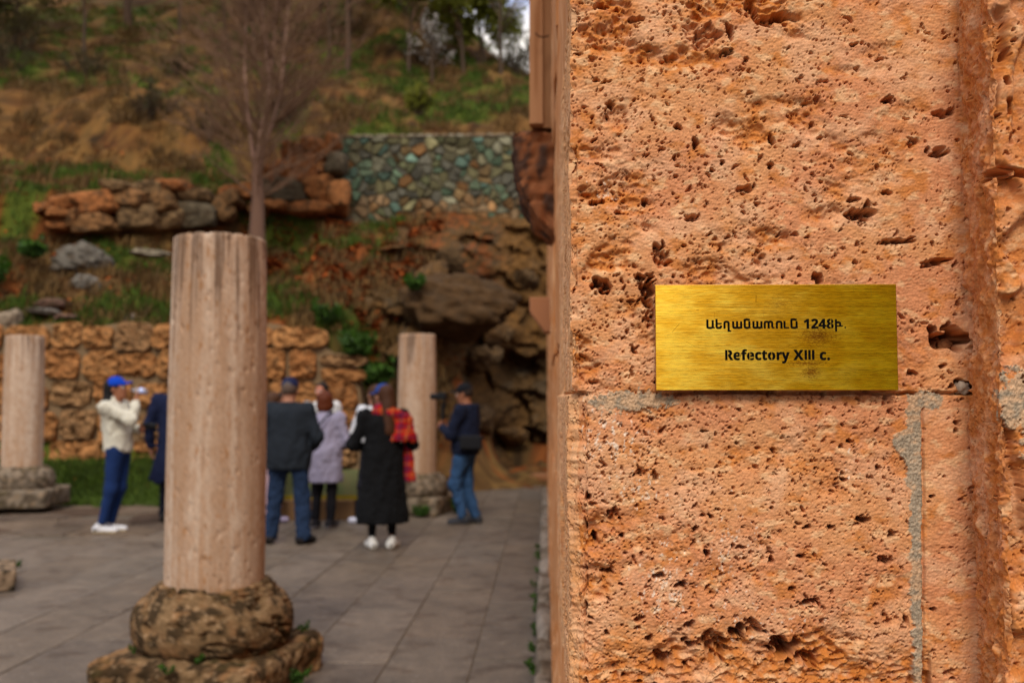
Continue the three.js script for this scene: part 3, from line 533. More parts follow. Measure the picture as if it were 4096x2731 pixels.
  const ground = mesh('ground', new THREE.PlaneGeometry(240, 240).rotateX(-Math.PI / 2), std({ color: rgb(0.13, 0.105, 0.075) }), scene); ground.position.y = -0.09; ground.userData.kind = 'structure';
}

// ---------------------------------------------------------------- paving of the yard
const paving = structure('pavement');
{
  const T = 1024, d = new Uint8Array(T * T * 4), b = new Uint8Array(T * T * 4), r = rng(5);
  for (let j = 0; j < T; j++) for (let i = 0; i < T; i++) {
    const x = i / T * 4, y = j / T * 4, w = fbm2(x * 0.9, y * 0.9, 4), m = fbm2(x * 5 + 8, y * 5, 4), f = fbm2(x * 30, y * 30, 3), st = sst(0.18, 0.45, fbm2(x * 2.2 + 40, y * 2.2, 4)), q = (j * T + i) * 4;
    const k = 1 + 0.16 * w + 0.13 * m + 0.15 * f + (r() - 0.5) * 0.08, c = mix3([130, 117, 101], [104, 88, 71], st * 0.7);
    const pale = sst(0.42, 0.55, fbm2(x * 12, y * 12 + 70, 3)); const e = mix3(c, [176, 166, 152], pale * 0.6);
    for (let n = 0; n < 3; n++) d[q + n] = Math.max(0, Math.min(255, e[n] * k)); d[q + 3] = 255; b[q] = b[q + 1] = b[q + 2] = 128 + 70 * f + 40 * m; b[q + 3] = 255;
  }
  const tx = (a, s) => { const t = new THREE.DataTexture(a, T, T); t.magFilter = THREE.LinearFilter; t.wrapS = t.wrapT = THREE.RepeatWrapping; if (s) t.colorSpace = THREE.SRGBColorSpace; t.needsUpdate = true; return t; };
  const map = tx(d, true), bump = tx(b), mats = [];
  for (const c of [[0.52, 0.5, 0.48], [0.49, 0.46, 0.44], [0.55, 0.52, 0.5], [0.46, 0.43, 0.41], [0.51, 0.47, 0.43]]) mats.push(std({ map, bumpMap: bump, bumpScale: 0.0015, color: rgb(...c), roughness: 0.5, specularIntensity: 0.7 }));
  const slabGeo = (w, l, h, rand) => {                      // a slab with chamfered upper edges; uv in metres
    const e = 0.004, x = w / 2, z = l / 2, P = [], U = [], ou = rand() * 0.55, ov = rand() * 0.55;
    const quad = (...v) => { for (const k of [0, 1, 2, 0, 2, 3]) { P.push(...v[k]); U.push(ou + (v[k][0] + x) / 4, ov + (v[k][2] + z + v[k][1]) / 4); } };
    const t = [[-x + e, 0, z - e], [x - e, 0, z - e], [x - e, 0, -z + e], [-x + e, 0, -z + e]], m = [[-x, -e, z], [x, -e, z], [x, -e, -z], [-x, -e, -z]], u = m.map(([a, , c]) => [a, -h, c]);
    quad(...t); for (let k = 0; k < 4; k++) { const n = (k + 1) % 4; quad(m[k], m[n], t[n], t[k]); quad(u[k], u[n], m[n], m[k]); }
    const g = new THREE.BufferGeometry(); g.setAttribute('position', new THREE.Float32BufferAttribute(P, 3)); g.setAttribute('uv', new THREE.Float32BufferAttribute(U, 2)); g.computeVertexNormals(); return g;
  };
  const edges = [-0.05, -0.42, -0.91, -1.42, -1.94, -2.46, -3.0, -3.52, -4.06, -4.6, -5.2, -5.8, -6.4, -7.0, -7.7];
  for (let k = 0; k + 1 < edges.length; k++) {
    const xa = edges[k], xb = edges[k + 1], w = xa - xb - 0.005; let z = 0.8 - R() * 1.1;
    const end = k < 2 ? -18.2 : xa < -4.3 ? -10.7 - 0.35 * (k % 2) : k < 6 ? -16.4 : -15.4;
    while (z > end) { const l = Math.min(1.15 + 0.75 * R(), Math.max(0.35, z - end)); const m = mesh('slab', slabGeo(w, l - 0.004, 0.07, R), mats[Math.floor(R() * 5)], paving); m.position.set((xa + xb) / 2, (R() - 0.5) * 0.006, z - l / 2); m.rotation.set((R() - 0.5) * 0.004, 0, (R() - 0.5) * 0.006); z -= l; }
  }
  // older irregular flags by the far column
  const r2 = rng(15), oldM = [[0.4, 0.35, 0.33], [0.5, 0.44, 0.4], [0.32, 0.25, 0.22], [0.42, 0.38, 0.36]].map((c) => std({ map, bumpMap: bump, bumpScale: 0.006, color: rgb(...c), roughness: 0.7 }));
  for (const { poly } of cells(3.9, 4.2, 5, 6, 0.75, r2)) {
    const sh = new THREE.Shape(), cx = poly.reduce((s, p) => s + p[0], 0) / poly.length, cy = poly.reduce((s, p) => s + p[1], 0) / poly.length;
    poly.forEach(([x, y], k) => { const a = cx + (x - cx) * 0.955, b2 = cy + (y - cy) * 0.955; k ? sh.lineTo(a, b2) : sh.moveTo(a, b2); });
    const g = new THREE.ExtrudeGeometry(sh, { depth: 0.06, bevelEnabled: true, bevelThickness: 0.01, bevelSize: 0.01, bevelSegments: 1 }).rotateX(-Math.PI / 2);
    const u = g.attributes.uv, p = g.attributes.position; for (let i = 0; i < p.count; i++) u.setXY(i, p.getX(i) / 4, p.getZ(i) / 4);
    const m = mesh('flagstone', g, oldM[Math.floor(r2() * 4)], paving); m.position.set(-8.3, -0.07 + (r2() - 0.2) * 0.02, -10.95); m.rotation.z = (r2() - 0.5) * 0.01;
  }
  const bed = mesh('bedding', new THREE.BoxGeometry(9.4, 0.03, 19.5), std({ color: rgb(0.1, 0.078, 0.056) }), paving); bed.position.set(-4.2, -0.022, -8.2);
}

// ---------------------------------------------------------------- columns
const COL = { rose: [0.345, 0.212, 0.128], pale: [0.46, 0.335, 0.24], ochre: [0.28, 0.125, 0.043], soot: [0.085, 0.046, 0.028], lichen: [0.026, 0.016, 0.007], moss: [0.045, 0.036, 0.01], tan: [0.16, 0.095, 0.044] };
function lathe(pts, seg) { const g = mergeVertices(new THREE.LatheGeometry(pts.map(([r, y]) => new THREE.Vector2(r, y)), seg).deleteAttribute('uv').deleteAttribute('normal'), 1e-5); g.computeVertexNormals(); return g; }
function column(x, y, z, seed, fine, { turn, plinth = [0.92, 0.2, 0.92], base = 'eroded', label, bottom = 0.5, top = 2.34, r0 = 0.262, r1 = 0.245 }) {
  const t = thing('stone_column', label, 'column', [x, y, z], 0, undefined), N = fine ? 220 : 100, M = fine ? 210 : 90;
  const pts = [[0.001, bottom - 0.02], [r0 * 0.98, bottom - 0.02]]; for (let k = 0; k <= M; k++) { const q = k / M; pts.push([lerp(r0, r1, q) + 0.006 * Math.sin(q * Math.PI), lerp(bottom - 0.01, top, q)]); } pts.push([r1 - 0.02, top + 0.012], [0.001, top + 0.012]);
  const g = rough(lathe(pts, N), (a, b, c) => { const th = Math.atan2(c, a); return 0.002 * fbm3(a * 6 + seed, b * 2.5, c * 6, 3) - 0.03 * Math.max(0, fbm3(a * 18, b * 9 + seed, c * 18, 4) - 0.34) - 0.008 * sst(top - 0.03, top, b) * sst(0.2, 0.7, n2(Math.cos(th) * 3, Math.sin(th) * 3 + seed)); });
  paint(g, (a, b, c) => {
    const th = Math.atan2(c, a), q = (b - bottom) / (top - bottom);
    const run = fbm3(a * 16 + seed, b * 0.45, c * 16, 4), run2 = fbm3(a * 7 + seed, b * 0.3 + 4, c * 7, 3), blot = fbm3(a * 13, b * 6 + seed, c * 13, 4), fineN = fbm3(a * 60, b * 40, c * 60, 2);
    let k = mix3(COL.rose, COL.pale, sst(-0.45, 0.45, run2 + 0.22 * run + 0.5 * blot));
    k = mix3(k, COL.ochre, 0.45 * sst(0.02, 0.4, 0.6 * run + 0.6 * blot + 0.1 - 0.1 * q));
    k = mix3(k, COL.ochre, 0.7 * sst(0.34, 0.5, fbm3(a * 22 + 9, b * 8 + seed, c * 22, 3)));
    k = mix3(k, COL.soot, 0.75 * sst(0.08, 0.45, run + 0.36 * sst(0.6, 1, q) - 0.18) * sst(0.25, 0.95, q + 0.35 * blot));   // black weather runs, from the broken top down
    if (b > top + 0.005) k = mix3(COL.tan, COL.lichen, 0.5);
    return k.map((v) => v * (1 + 0.25 * fineN));
  });
  mesh('shaft', g, stone, t);
  const bp = base === 'eroded'
    ? [[0.001, 0.17], [0.3, 0.17], [0.36, 0.185], [0.4, 0.225], [0.42, 0.28], [0.425, 0.34], [0.415, 0.39], [0.39, 0.435], [0.36, 0.46], [0.342, 0.468], [0.34, 0.482], [0.325, 0.486], [0.322, 0.506], [0.3, 0.512], [0.292, 0.53], [0.2, 0.53]]
    : [[0.001, 0.19], [0.34, 0.19], [0.4, 0.22], [0.43, 0.29], [0.435, 0.35], [0.42, 0.42], [0.38, 0.48], [0.34, 0.5], [0.33, 0.52], [0.28, 0.53], [0.2, 0.53]];
  const cv = new THREE.CatmullRomCurve3(bp.map(([a, b]) => V3(a, b, 0)), false, 'catmullrom', 0.3).getSpacedPoints(fine ? 110 : 50).map((p) => [Math.max(0.001, p.x), p.y]);
  const weather = (a, b, c) => {
    const f = fbm3(a * 9 + seed, b * 9, c * 9, 4), w = fbm3(a * 3.5, b * 3.5 + seed, c * 3.5, 3), p = fbm3(a * 30, b * 30, c * 30 + seed, 3);
    let k = mix3(base === 'eroded' ? COL.tan : [0.17, 0.13, 0.09], base === 'eroded' ? [0.24, 0.115, 0.047] : [0.2, 0.145, 0.1], sst(-0.2, 0.4, w));
    k = mix3(k, COL.lichen, (base === 'eroded' ? 0.9 : 0.7) * sst(-0.16, 0.24, f + 0.4 * w + 0.05)); k = mix3(k, COL.moss, 0.5 * sst(0.1, 0.4, w)); k = mix3(k, [0.28, 0.18, 0.1], 0.5 * sst(0.22, 0.42, p));
    return k.map((v) => Math.max(0.006, v * (1 + 0.45 * p)));
  };
  const bg = rough(lathe(cv, fine ? 170 : 80), (a, b, c) => (base === 'eroded' ? 1 : 0.3) * (0.012 * fbm3(a * 3 + seed, b * 4, c * 3, 3) + 0.006 * fbm3(a * 20, b * 20, c * 20, 3) - 0.03 * sst(0.2, 0.42, fbm3(a * 5, b * 10 + 3, c * 5, 3))));
  mesh('base', paint(bg, weather), stone, t);
  const [pw, ph, pd] = plinth, n = fine ? 56 : 20, pg = new THREE.BoxGeometry(pw, ph, pd, n, Math.round(n / 3), n), pp = pg.attributes.position;
  pg.deleteAttribute('uv'); pg.deleteAttribute('normal'); const pm = mergeVertices(pg, 1e-4); pm.computeVertexNormals();
  const q = pm.attributes.position;
  for (let i = 0; i < q.count; i++) {
    let a = q.getX(i), b = q.getY(i), c = q.getZ(i); const ex = Math.max(0, Math.abs(a) / (pw / 2) - 0.88) / 0.12, ec = Math.max(0, Math.abs(c) / (pd / 2) - 0.88) / 0.12, ey = Math.max(0, b / (ph / 2) - 0.5) / 0.5, e = Math.max(ex * ec, ex * ey, ec * ey);
    const f = fbm3(a * 5 + seed, b * 5, c * 5, 4), k = (base === 'eroded' ? 1 : 0.35) * (0.03 * f - 0.06 * e * (0.35 + 0.8 * Math.max(0, fbm3(a * 3, b * 3, c * 3 + seed, 2) + 0.3)) + 0.012 * fbm3(a * 22, b * 22, c * 22, 2));
    q.setXYZ(i, a + Math.sign(a) * k * (ex > 0.9 ? 1 : ex * 0.5), b + (b > -ph / 2 + 0.01 ? k * (ey > 0.9 ? 1 : 0.2) : 0), c + Math.sign(c) * k * (ec > 0.9 ? 1 : ec * 0.5));
  }
  pm.computeVertexNormals();
  const pl = mesh('plinth', paint(pm, weather), stone, t); pl.position.y = ph / 2 - 0.005; pl.rotation.y = turn;
  return t;
}
column(-1.785, 0, -5.37, 3.1, true, { turn: -0.17, label: 'tall rose stone column shaft on a crumbling mossy round base' , bottom: 0.505, top: 2.375 });
column(-7.14, 0.08, -13.4, 8.4, false, { turn: 0.12, base: 'sound', plinth: [1.0, 0.24, 1.0], label: 'rose column on smooth grey ring base beside the grass strip', bottom: 0.53, top: 2.29 });
column(-1.735, 0, -13.4, 5.7, false, { turn: -0.2, base: 'sound', plinth: [0.86, 0.24, 0.86], label: 'rose column streaked dark at its top in front of the cliff', bottom: 0.53, top: 2.38 });

// ---------------------------------------------------------------- lower retaining wall of big squared stones
{
  const t = thing('retaining_wall', 'low retaining wall of big rough orange stones with wide mortar joints', 'wall', [-9.6, 0.4, -16.05]);
  const r = rng(31), W = 6.75, H = 2.38;
  const top = (x) => (x > 5.75 ? H - 0.5 * sst(5.75, 6.1, x) - 0.9 * sst(6.35, 6.75, x) : H - 0.05 + 0.1 * n2(x * 1.1, 3));
  // rough courses: stones of uneven width and height, corners knocked off
  const lines = [0, 0.42, 0.93, 1.42, 1.9, 2.42], course = (j, x) => lines[j] + (j && j < 5 ? 0.07 * n2(x * 0.9, j * 3.1) : 0);
  for (let j = 0; j < 5; j++) { let x = -0.3 * r(); while (x < W) {
    const w = 0.42 + 0.5 * r(), g0 = 0.01 + 0.018 * r(), xa = Math.max(0, x) + g0, xb = Math.min(W, x + w) - g0, y0 = course(j, x + w / 2); let pieces = r() < 0.2 && j < 4 ? 2 : 1; x += w;
    if (xb - xa < 0.16) continue;
    for (let k = 0; k < pieces; k++) {
      const h1 = course(j + 1, x - w / 2) - y0, ya = y0 + g0 + k * h1 / pieces, yb = Math.min(y0 + (k + 1) * h1 / pieces - g0, top((xa + xb) / 2) + 0.02); if (yb - ya < 0.12 || ya > top((xa + xb) / 2) - 0.15) continue;
      const c = [[xa, ya], [xb, ya], [xb, yb], [xa, yb]].map(([p, q]) => [p + (r() - 0.5) * 0.07, q + (r() - 0.5) * 0.06]), poly = [];
      c.forEach((p, i) => { const n = c[(i + 1) % 4], l = c[(i + 3) % 4], e = 0.08 + 0.14 * r(); poly.push([lerp(p[0], l[0], e), lerp(p[1], l[1], e)], [lerp(p[0], n[0], e), lerp(p[1], n[1], e)]); });
      const col = mix3(mix3([0.34, 0.155, 0.052], [0.28, 0.11, 0.034], r()), [0.2, 0.12, 0.058], r() < 0.25 ? 0.7 : 0.1);
      const { g, cx, cy } = faceStone(poly, 0, 0.1, 0.05 + 0.07 * r(), col, r() * 50, { seg: 48, rings: 11, roughness: 0.05, tint: 0.8 });
      const m = mesh('stone', g, stone, t); m.position.set(cx, cy, 0);
    }
  } }
  const sh = new THREE.Shape(); sh.moveTo(0, -0.5); sh.lineTo(0, top(0)); for (let x = 0.15; x <= W; x += 0.15) sh.lineTo(x, top(x) - 0.02); sh.lineTo(W, -0.5);
  const mg = new THREE.ExtrudeGeometry(sh, { depth: 0.4, bevelEnabled: false }); mg.translate(0, 0, -0.41);
  const n = 1; mesh('mortar_core', paint(mg, (x, y, z) => mix3([0.16, 0.1, 0.05], [0.21, 0.14, 0.075], 0.5 + 0.5 * fbm3(x * 3, y * 3, z, 2))), std({ vertexColors: true }), t);
}
// ---------------------------------------------------------------- upper wall of small green and grey rubble
{
  const t = thing('rubble_wall', 'upper garden wall of small green and grey rubble stones on the hillside', 'wall', [-4.85, 5.28, -21.5]);
  const r = rng(47), W = 5.3, H = 1.98;
  const pal = [[0.095, 0.095, 0.045], [0.06, 0.085, 0.05], [0.12, 0.105, 0.05], [0.11, 0.07, 0.03], [0.15, 0.075, 0.028], [0.085, 0.078, 0.055], [0.07, 0.105, 0.075], [0.13, 0.12, 0.075], [0.085, 0.075, 0.036], [0.115, 0.1, 0.055], [0.085, 0.11, 0.065]];
  const low = (x) => -0.05 + 0.34 * sst(2.8, 0.4, x) + 0.05 * n2(x * 2, 1);
  const bottomY = (x) => (x < 1.2 ? 0.45 * sst(1.2, 0, x) : 0) - 0.3 * sst(2.4, 3.6, x);
  for (const { poly } of cells(W, H + 0.4, 20, 14, 1.25, r)) {
    const cy0 = poly.reduce((s, p) => s + p[1], 0) / poly.length - 0.4, cx0 = poly.reduce((s, p) => s + p[0], 0) / poly.length;
    if (cy0 < bottomY(cx0)) continue;
    const tone0 = (0.75 + 0.5 * r()) * (r() < 0.07 ? 2 : 1), warm = cy0 < 0.65 && r() < 0.55, col = (warm ? mix3([0.16, 0.105, 0.055], [0.2, 0.105, 0.04], r()) : pal[Math.floor(r() * pal.length)]).map((v) => v * tone0);
    const { g, cx, cy } = rubble(poly, 0.008 + 0.014 * r(), 0.03 + 0.07 * r(), col, r() * 50, r);
    const m = mesh('stone', g, stone, t); m.position.set(cx, cy - 0.4, 0);
  }
  const back = mesh('mortar_core', new THREE.BoxGeometry(W, H + 0.4, 0.3), std({ color: rgb(0.15, 0.125, 0.075) }), t); back.position.set(W / 2, H / 2 - 0.2, -0.16);
  let x = 0; while (x < W) { const w = 0.14 + 0.16 * r(); const m = mesh('coping_stone', rock(r() * 60, [w * 1.05, 0.09, 0.34], mix3([0.2, 0.175, 0.12], [0.17, 0.11, 0.06], r()), { detail: 3, amp: 0.12, box: 0.85 }), stone, t); m.position.set(x + w / 2, H + 0.03, -0.1); x += w; }
}
// ---------------------------------------------------------------- bank of big boulders
{
  const t = thing('boulder_wall', 'dry bank of big rough orange and grey boulders under the bare tree', 'wall');
  const r = rng(53);
  const B = [[354, 808, 150, 100], [354, 894, 155, 75], [526, 868, 168, 108], [502, 794, 130, 80], [627, 808, 110, 84], [760, 856, 165, 108], [665, 884, 105, 62], [770, 782, 115, 46], [875, 837, 95, 95], [230, 808, 112, 62], [148, 832, 74, 42], [225, 856, 88, 40], [205, 899, 74, 44], [262, 885, 66, 52], [923, 760, 112, 46], [570, 750, 112, 52], [910, 803, 92, 60], [680, 745, 100, 50], [450, 745, 110, 44], [1178, 682, 195, 110], [1121, 765, 195, 78], [1261, 606, 125, 94], [1274, 759, 94, 96], [1351, 784, 78, 134], [1281, 676, 72, 50], [1338, 657, 74, 84], [1236, 836, 165, 58], [1102, 823, 86, 44], [1325, 568, 54, 54], [1160, 606, 90, 64], [1060, 690, 70, 60], [1020, 830, 80, 50], [980, 765, 60, 60]];
  const tone = [[0.24, 0.088, 0.028], [0.21, 0.074, 0.023], [0.27, 0.105, 0.034], [0.15, 0.076, 0.03], [0.17, 0.08, 0.03], [0.17, 0.1, 0.045], [0.14, 0.08, 0.036], [0.2, 0.09, 0.034]];
  const greyOnes = new Set([5, 20, 25]);
  B.forEach(([a, b, w, h], k) => {
    const d = 19.35 + 1.7 * sst(160, 1250, a), s = d / 3982;                                     // the survey sheet of the bank, drawn to the scale of its distance
    const x = (a - 2182) * s * 1.005, y = 1.5 + (1607 - b) * s * 1.006;
    const col = greyOnes.has(k) ? [0.085, 0.064, 0.038] : tone[Math.floor(r() * tone.length)];
    const m = mesh('boulder', rock(r() * 80, [w * s * 1.06, h * s * 1.06, 0.5 + 0.3 * r()], col, { detail: 10, amp: 0.3, box: 0.7, grain: 0.5 }), stone, t);
    m.position.set(x, y, -d); m.rotation.z = (r() - 0.5) * 0.2; m.rotation.y = (r() - 0.5) * 0.3;
  });
}
// loose rocks on the slope, each a thing of its own
{
  const r = rng(59);
  for (const [x, y, d, w, h, label, col] of [
    [-8.6, 4.1, 18.2, 0.95, 0.55, 'big grey rock below the boulder bank', [0.1, 0.085, 0.065]],
    [-8.25, 3.55, 17.5, 0.42, 0.36, 'small upright grey rock below the big grey rock', [0.11, 0.095, 0.075]],
    [-8.5, 3.15, 16.9, 0.56, 0.18, 'flat reddish slab of rock lying on the grassy slope', [0.13, 0.072, 0.05]],
    [-8.55, 3.0, 16.6, 0.5, 0.11, 'thin grey slab of rock lying above the retaining wall', [0.12, 0.1, 0.08]],
    [-8.1, 2.9, 16.5, 0.38, 0.1, 'small reddish slab of rock on the grass edge', [0.14, 0.08, 0.055]],
    [-7.0, 2.85, 16.6, 0.34, 0.18, 'dark rounded rock in the grass above the retaining wall', [0.13, 0.1, 0.075]],
    [-7.4, 4.25, 18.4, 0.6, 0.14, 'pale flat ledge rock under the boulder bank', [0.22, 0.18, 0.12]],
    [-9.05, 2.7, 16.35, 0.55, 0.5, 'mottled rounded rock at the top of the retaining wall', [0.2, 0.15, 0.1]],
    [-1.6, 3.15, 17.35, 1.9, 0.95, 'huge dark overhanging boulder above the column by the cliff', [0.06, 0.032, 0.013]],
  ]) { const m = mesh('loose_rock', rock(r() * 80, [w, h, Math.max(0.3, w * 0.7)], col, { detail: 12, amp: 0.55, box: 0.25, grain: 0.5 }), stone, scene); m.position.set(x, y, -d); m.rotation.set((r() - 0.5) * 0.3, r() * 1, (r() - 0.5) * 0.25); tag(m, label, 'rock', 'loose rocks on the slope'); }
}
// ---------------------------------------------------------------- stones of the building that stand out on its long side, and small masonry in the yard
{
  const c = thing('corbel', 'rough dark red springer stone jutting from the refectory wall', 'corbel', [-0.02, 2.34, -4]);
  mesh('springer_stone', (() => {
    const g0 = new THREE.BoxGeometry(1, 1, 1, 26, 30, 26); g0.deleteAttribute('uv'); g0.deleteAttribute('normal'); const g = mergeVertices(g0), q = g.attributes.position, left = smoothLine([[-0.2, 0.06], [-0.13, -0.02], [-0.06, -0.065], [0.05, -0.1], [0.2, -0.108]]);
    for (let i = 0; i < q.count; i++) { const y = q.getY(i) * 0.4, u = q.getX(i) + 0.5; q.setXYZ(i, lerp(left(y), 0.3, u), y, q.getZ(i) * 0.42); }
    g.computeVertexNormals(); rough(g, (x, y, z) => 0.018 * fbm3(x * 9, y * 9, z * 9, 4) + 0.012 * fbm3(x * 30, y * 30, z * 30, 2) - 0.015 * sst(0.15, 0.35, fbm3(x * 24 + 5, y * 24, z * 24, 2)));
    return paint(g, (x, y, z) => { const f = fbm3(x * 22, y * 22, z * 22, 3), lich = sst(-0.05, 0.2, fbm3(x * 10 + 3, y * 7, z * 10, 3) + (x < -0.04 ? 0.3 : -0.16)); return mix3([0.22, 0.08, 0.032], [0.035, 0.024, 0.02], 0.85 * lich).map((v) => Math.max(0.008, v * (1 + 0.7 * f))); });
  })(), stone, c);
  const p = thing('pilaster', 'tall plain stone pilaster standing on the jutting springer stone', 'pilaster', [0, 2.56, -4]);
  const pg = (w, h, d, s) => paint(new THREE.BoxGeometry(w, h, d, 4, 40, 3), (x, y, z) => mix3([0.38, 0.19, 0.09], [0.26, 0.11, 0.045], sst(-0.2, 0.4, fbm3(x * 20 + s, y * 1.3, z * 20, 3))));
  let y0 = 0; for (const h of [0.52, 0.5, 0.46]) { const m = mesh('stone_block', pg(0.26, h - 0.006, 0.4, y0 * 9), stone, p); m.position.set(0.078, y0 + h / 2 - 0.01, 0); const e = mesh('moulding', pg(0.05, h - 0.006, 0.06, y0 * 5 + 3), stone, p); e.position.set(-0.034, y0 + h / 2 - 0.01, 0.232); y0 += h; }
  const hook = thing('iron_hook', 'small rusty iron hook in the pilaster', 'hook', [-0.035, 2.88, -3.735]);
  mesh('hook_wire', new THREE.TubeGeometry(new THREE.CatmullRomCurve3([V3(0.05, 0.012, 0), V3(0.03, -0.004, 0.03), V3(0.01, -0.006, 0.045), V3(0.0, 0.004, 0.05)]), 16, 0.0028, 8), std({ color: rgb(0.08, 0.04, 0.025), metalness: 0.6, roughness: 0.6 }), hook);
  const b = thing('bracket', 'small plain wedge shaped stone bracket low on the refectory wall', 'bracket', [0, 2.01, -6]);
  const bs = new THREE.Shape(); [[0.06, 0.095], [-0.088, 0.095], [-0.088, 0.02], [-0.0, -0.1], [0.06, -0.1]].forEach(([x, y], k) => (k ? bs.lineTo(x, y) : bs.moveTo(x, y)));
  const bg = new THREE.ExtrudeGeometry(bs, { depth: 0.2, bevelEnabled: true, bevelSize: 0.006, bevelThickness: 0.006, bevelSegments: 2 }); bg.translate(0, 0, -0.1);
  mesh('bracket_stone', paint(bg, (x, y, z) => [0.36, 0.16, 0.075].map((v) => v * (1 + 0.3 * fbm3(x * 14, y * 14, z * 14, 3)))), stone, b);
  // low step at the foot of the cliff
  const s = thing('stone_step', 'long low stone step at the foot of the cliff', 'step', [-0.55, 0, -18.4]);
  let x = -0.75; for (const w of [0.42, 0.5, 0.46]) { const m = mesh('step_stone', paint(rough(new RoundedBoxGeometry(w - 0.01, 0.15, 0.55, 3, 0.012), (a, q, c2) => 0.006 * fbm3(a * 9 + w, q * 9, c2 * 9, 3)), (a, q, c2) => mix3([0.28, 0.12, 0.052], [0.19, 0.085, 0.035], sst(-0.2, 0.3, fbm3(a * 5 + w, q * 5, c2 * 5, 3)))), stone, s); m.position.set(x + w / 2, 0.06, 0); x += w; }
  const sl = mesh('landing', paint(new THREE.BoxGeometry(1.5, 0.1, 2.0, 24, 1, 24), (a, q, c2) => mix3([0.24, 0.11, 0.05], [0.1, 0.06, 0.03], sst(-0.1, 0.4, fbm3(a * 3, 2, c2 * 3, 4)))), stone, s); sl.position.set(-0.06, 0.08, -1.28);
  // block lying on the paving at the edge of the yard
  const bgeo = new THREE.BoxGeometry(0.9, 0.16, 0.62, 44, 9, 30); bgeo.deleteAttribute('uv'); bgeo.deleteAttribute('normal'); const bm = mergeVertices(bgeo, 1e-4); bm.computeVertexNormals();
  rough(bm, (x1, y1, z1) => 0.018 * fbm3(x1 * 5, y1 * 5, z1 * 5, 3) + 0.01 * fbm3(x1 * 20, y1 * 20, z1 * 20, 3)); paint(bm, (x1, y1, z1) => { const f = fbm3(x1 * 9, y1 * 9, z1 * 9, 4); return mix3([0.21, 0.14, 0.085], [0.03, 0.022, 0.013], sst(-0.1, 0.3, f)).map((v) => Math.max(0.01, v * (1 + 0.5 * fbm3(x1 * 30, y1 * 30, z1 * 30, 2)))); });
  const blk = mesh('stone_block', bm, stone, scene); blk.position.set(-4.72, 0.08, -7.85); blk.rotation.y = 0.5; tag(blk, 'weathered squared stone block lying flat on the paving', 'block');
  // stones edging the foot of the refectory wall
  const k = thing('edging', 'line of worn grey edging stones along the foot of the refectory wall', 'kerb', [0, 0, 0]);
  const r = rng(77); let z = -4.3; while (z > -15) { const l = 0.5 + 0.5 * r(); const m = mesh('edging_stone', rock(r() * 50, [0.1, 0.22, l], mix3([0.23, 0.19, 0.15], [0.16, 0.125, 0.09], r()), { detail: 7, amp: 0.12, box: 0.9 }), stone, k); m.position.set(-0.006, 0.06, z - l / 2); z -= l; }
  // low stone-edged bed with a tilted glazed panel behind the visitors
  const g = thing('display_panel', 'low stone plinth with a tilted green glazed panel and yellow band', 'panel', [-2.72, 0, -12.85], 0.06);
  for (const [a, w] of [[-0.62, 0.6], [-0.0, 0.6], [0.5, 0.34]]) { const m = mesh('stone_block', paint(rough(new RoundedBoxGeometry(w - 0.01, 0.25, 0.7, 3, 0.015), (p1, p2, p3) => 0.008 * fbm3(p1 * 8 + a, p2 * 8, p3 * 8, 3)), (p1, p2, p3) => mix3([0.2, 0.11, 0.05], [0.12, 0.065, 0.03], sst(-0.2, 0.3, fbm3(p1 * 6 + a, p2 * 6, p3 * 6, 3)))), stone, g); m.position.set(a, 0.12, 0); }
  const pane = mesh('panel_face', paint(new THREE.BoxGeometry(1.3, 0.36, 0.03, 30, 10, 1), (p1, p2, p3) => mix3([0.07, 0.085, 0.025], [0.1, 0.09, 0.03], sst(-0.3, 0.3, fbm3(p1 * 4, p2 * 4, 1, 3)))), std({ vertexColors: true, roughness: 0.55 }), g); pane.position.set(-0.1, 0.44, 0.08); pane.rotation.x = -0.5;
  const band = mesh('yellow_band', new THREE.BoxGeometry(1.3, 0.055, 0.034), std({ color: rgb(0.2, 0.14, 0.01) }), g); band.position.set(-0.1, 0.265, 0.22); band.rotation.x = -0.3;
  const pole = mesh('white_rail', new THREE.CapsuleGeometry(0.035, 1.2, 4, 12).rotateZ(Math.PI / 2), std({ color: rgb(0.75, 0.78, 0.74), roughness: 0.5 }), scene); pole.position.set(-12.1, 6.38, -21.6); tag(pole, 'white rail lying on the terrace above the boulder bank', 'rail');
}
// ---------------------------------------------------------------- vegetation
// branches grow as tapered tubes of few sides, all into one buffer
class Limbs {
  constructor() { this.p = []; this.n = []; this.i = []; }
  tube(pts, radii, sides) {
    const base = this.p.length / 3, up = V3(), a = V3(), b = V3(), t = V3();
    pts.forEach((q, k) => {
      t.copy(pts[Math.min(pts.length - 1, k + 1)]).sub(pts[Math.max(0, k - 1)]).normalize();
      up.set(Math.abs(t.y) > 0.9 ? 1 : 0, Math.abs(t.y) > 0.9 ? 0 : 1, 0); a.crossVectors(t, up).normalize(); b.crossVectors(t, a);
      for (let s = 0; s < sides; s++) { const w = s / sides * 2 * Math.PI, x = a.x * Math.cos(w) + b.x * Math.sin(w), y = a.y * Math.cos(w) + b.y * Math.sin(w), z = a.z * Math.cos(w) + b.z * Math.sin(w); this.p.push(q.x + x * radii[k], q.y + y * radii[k], q.z + z * radii[k]); this.n.push(x, y, z); }
    });
    for (let k = 0; k + 1 < pts.length; k++) for (let s = 0; s < sides; s++) { const u = base + k * sides + s, v = base + k * sides + (s + 1) % sides; this.i.push(u, v, u + sides, v, v + sides, u + sides); }
  }
  geometry() { const g = new THREE.BufferGeometry(); g.setAttribute('position', new THREE.Float32BufferAttribute(this.p, 3)); g.setAttribute('normal', new THREE.Float32BufferAttribute(this.n, 3)); g.setIndex(this.i); return g; }
}
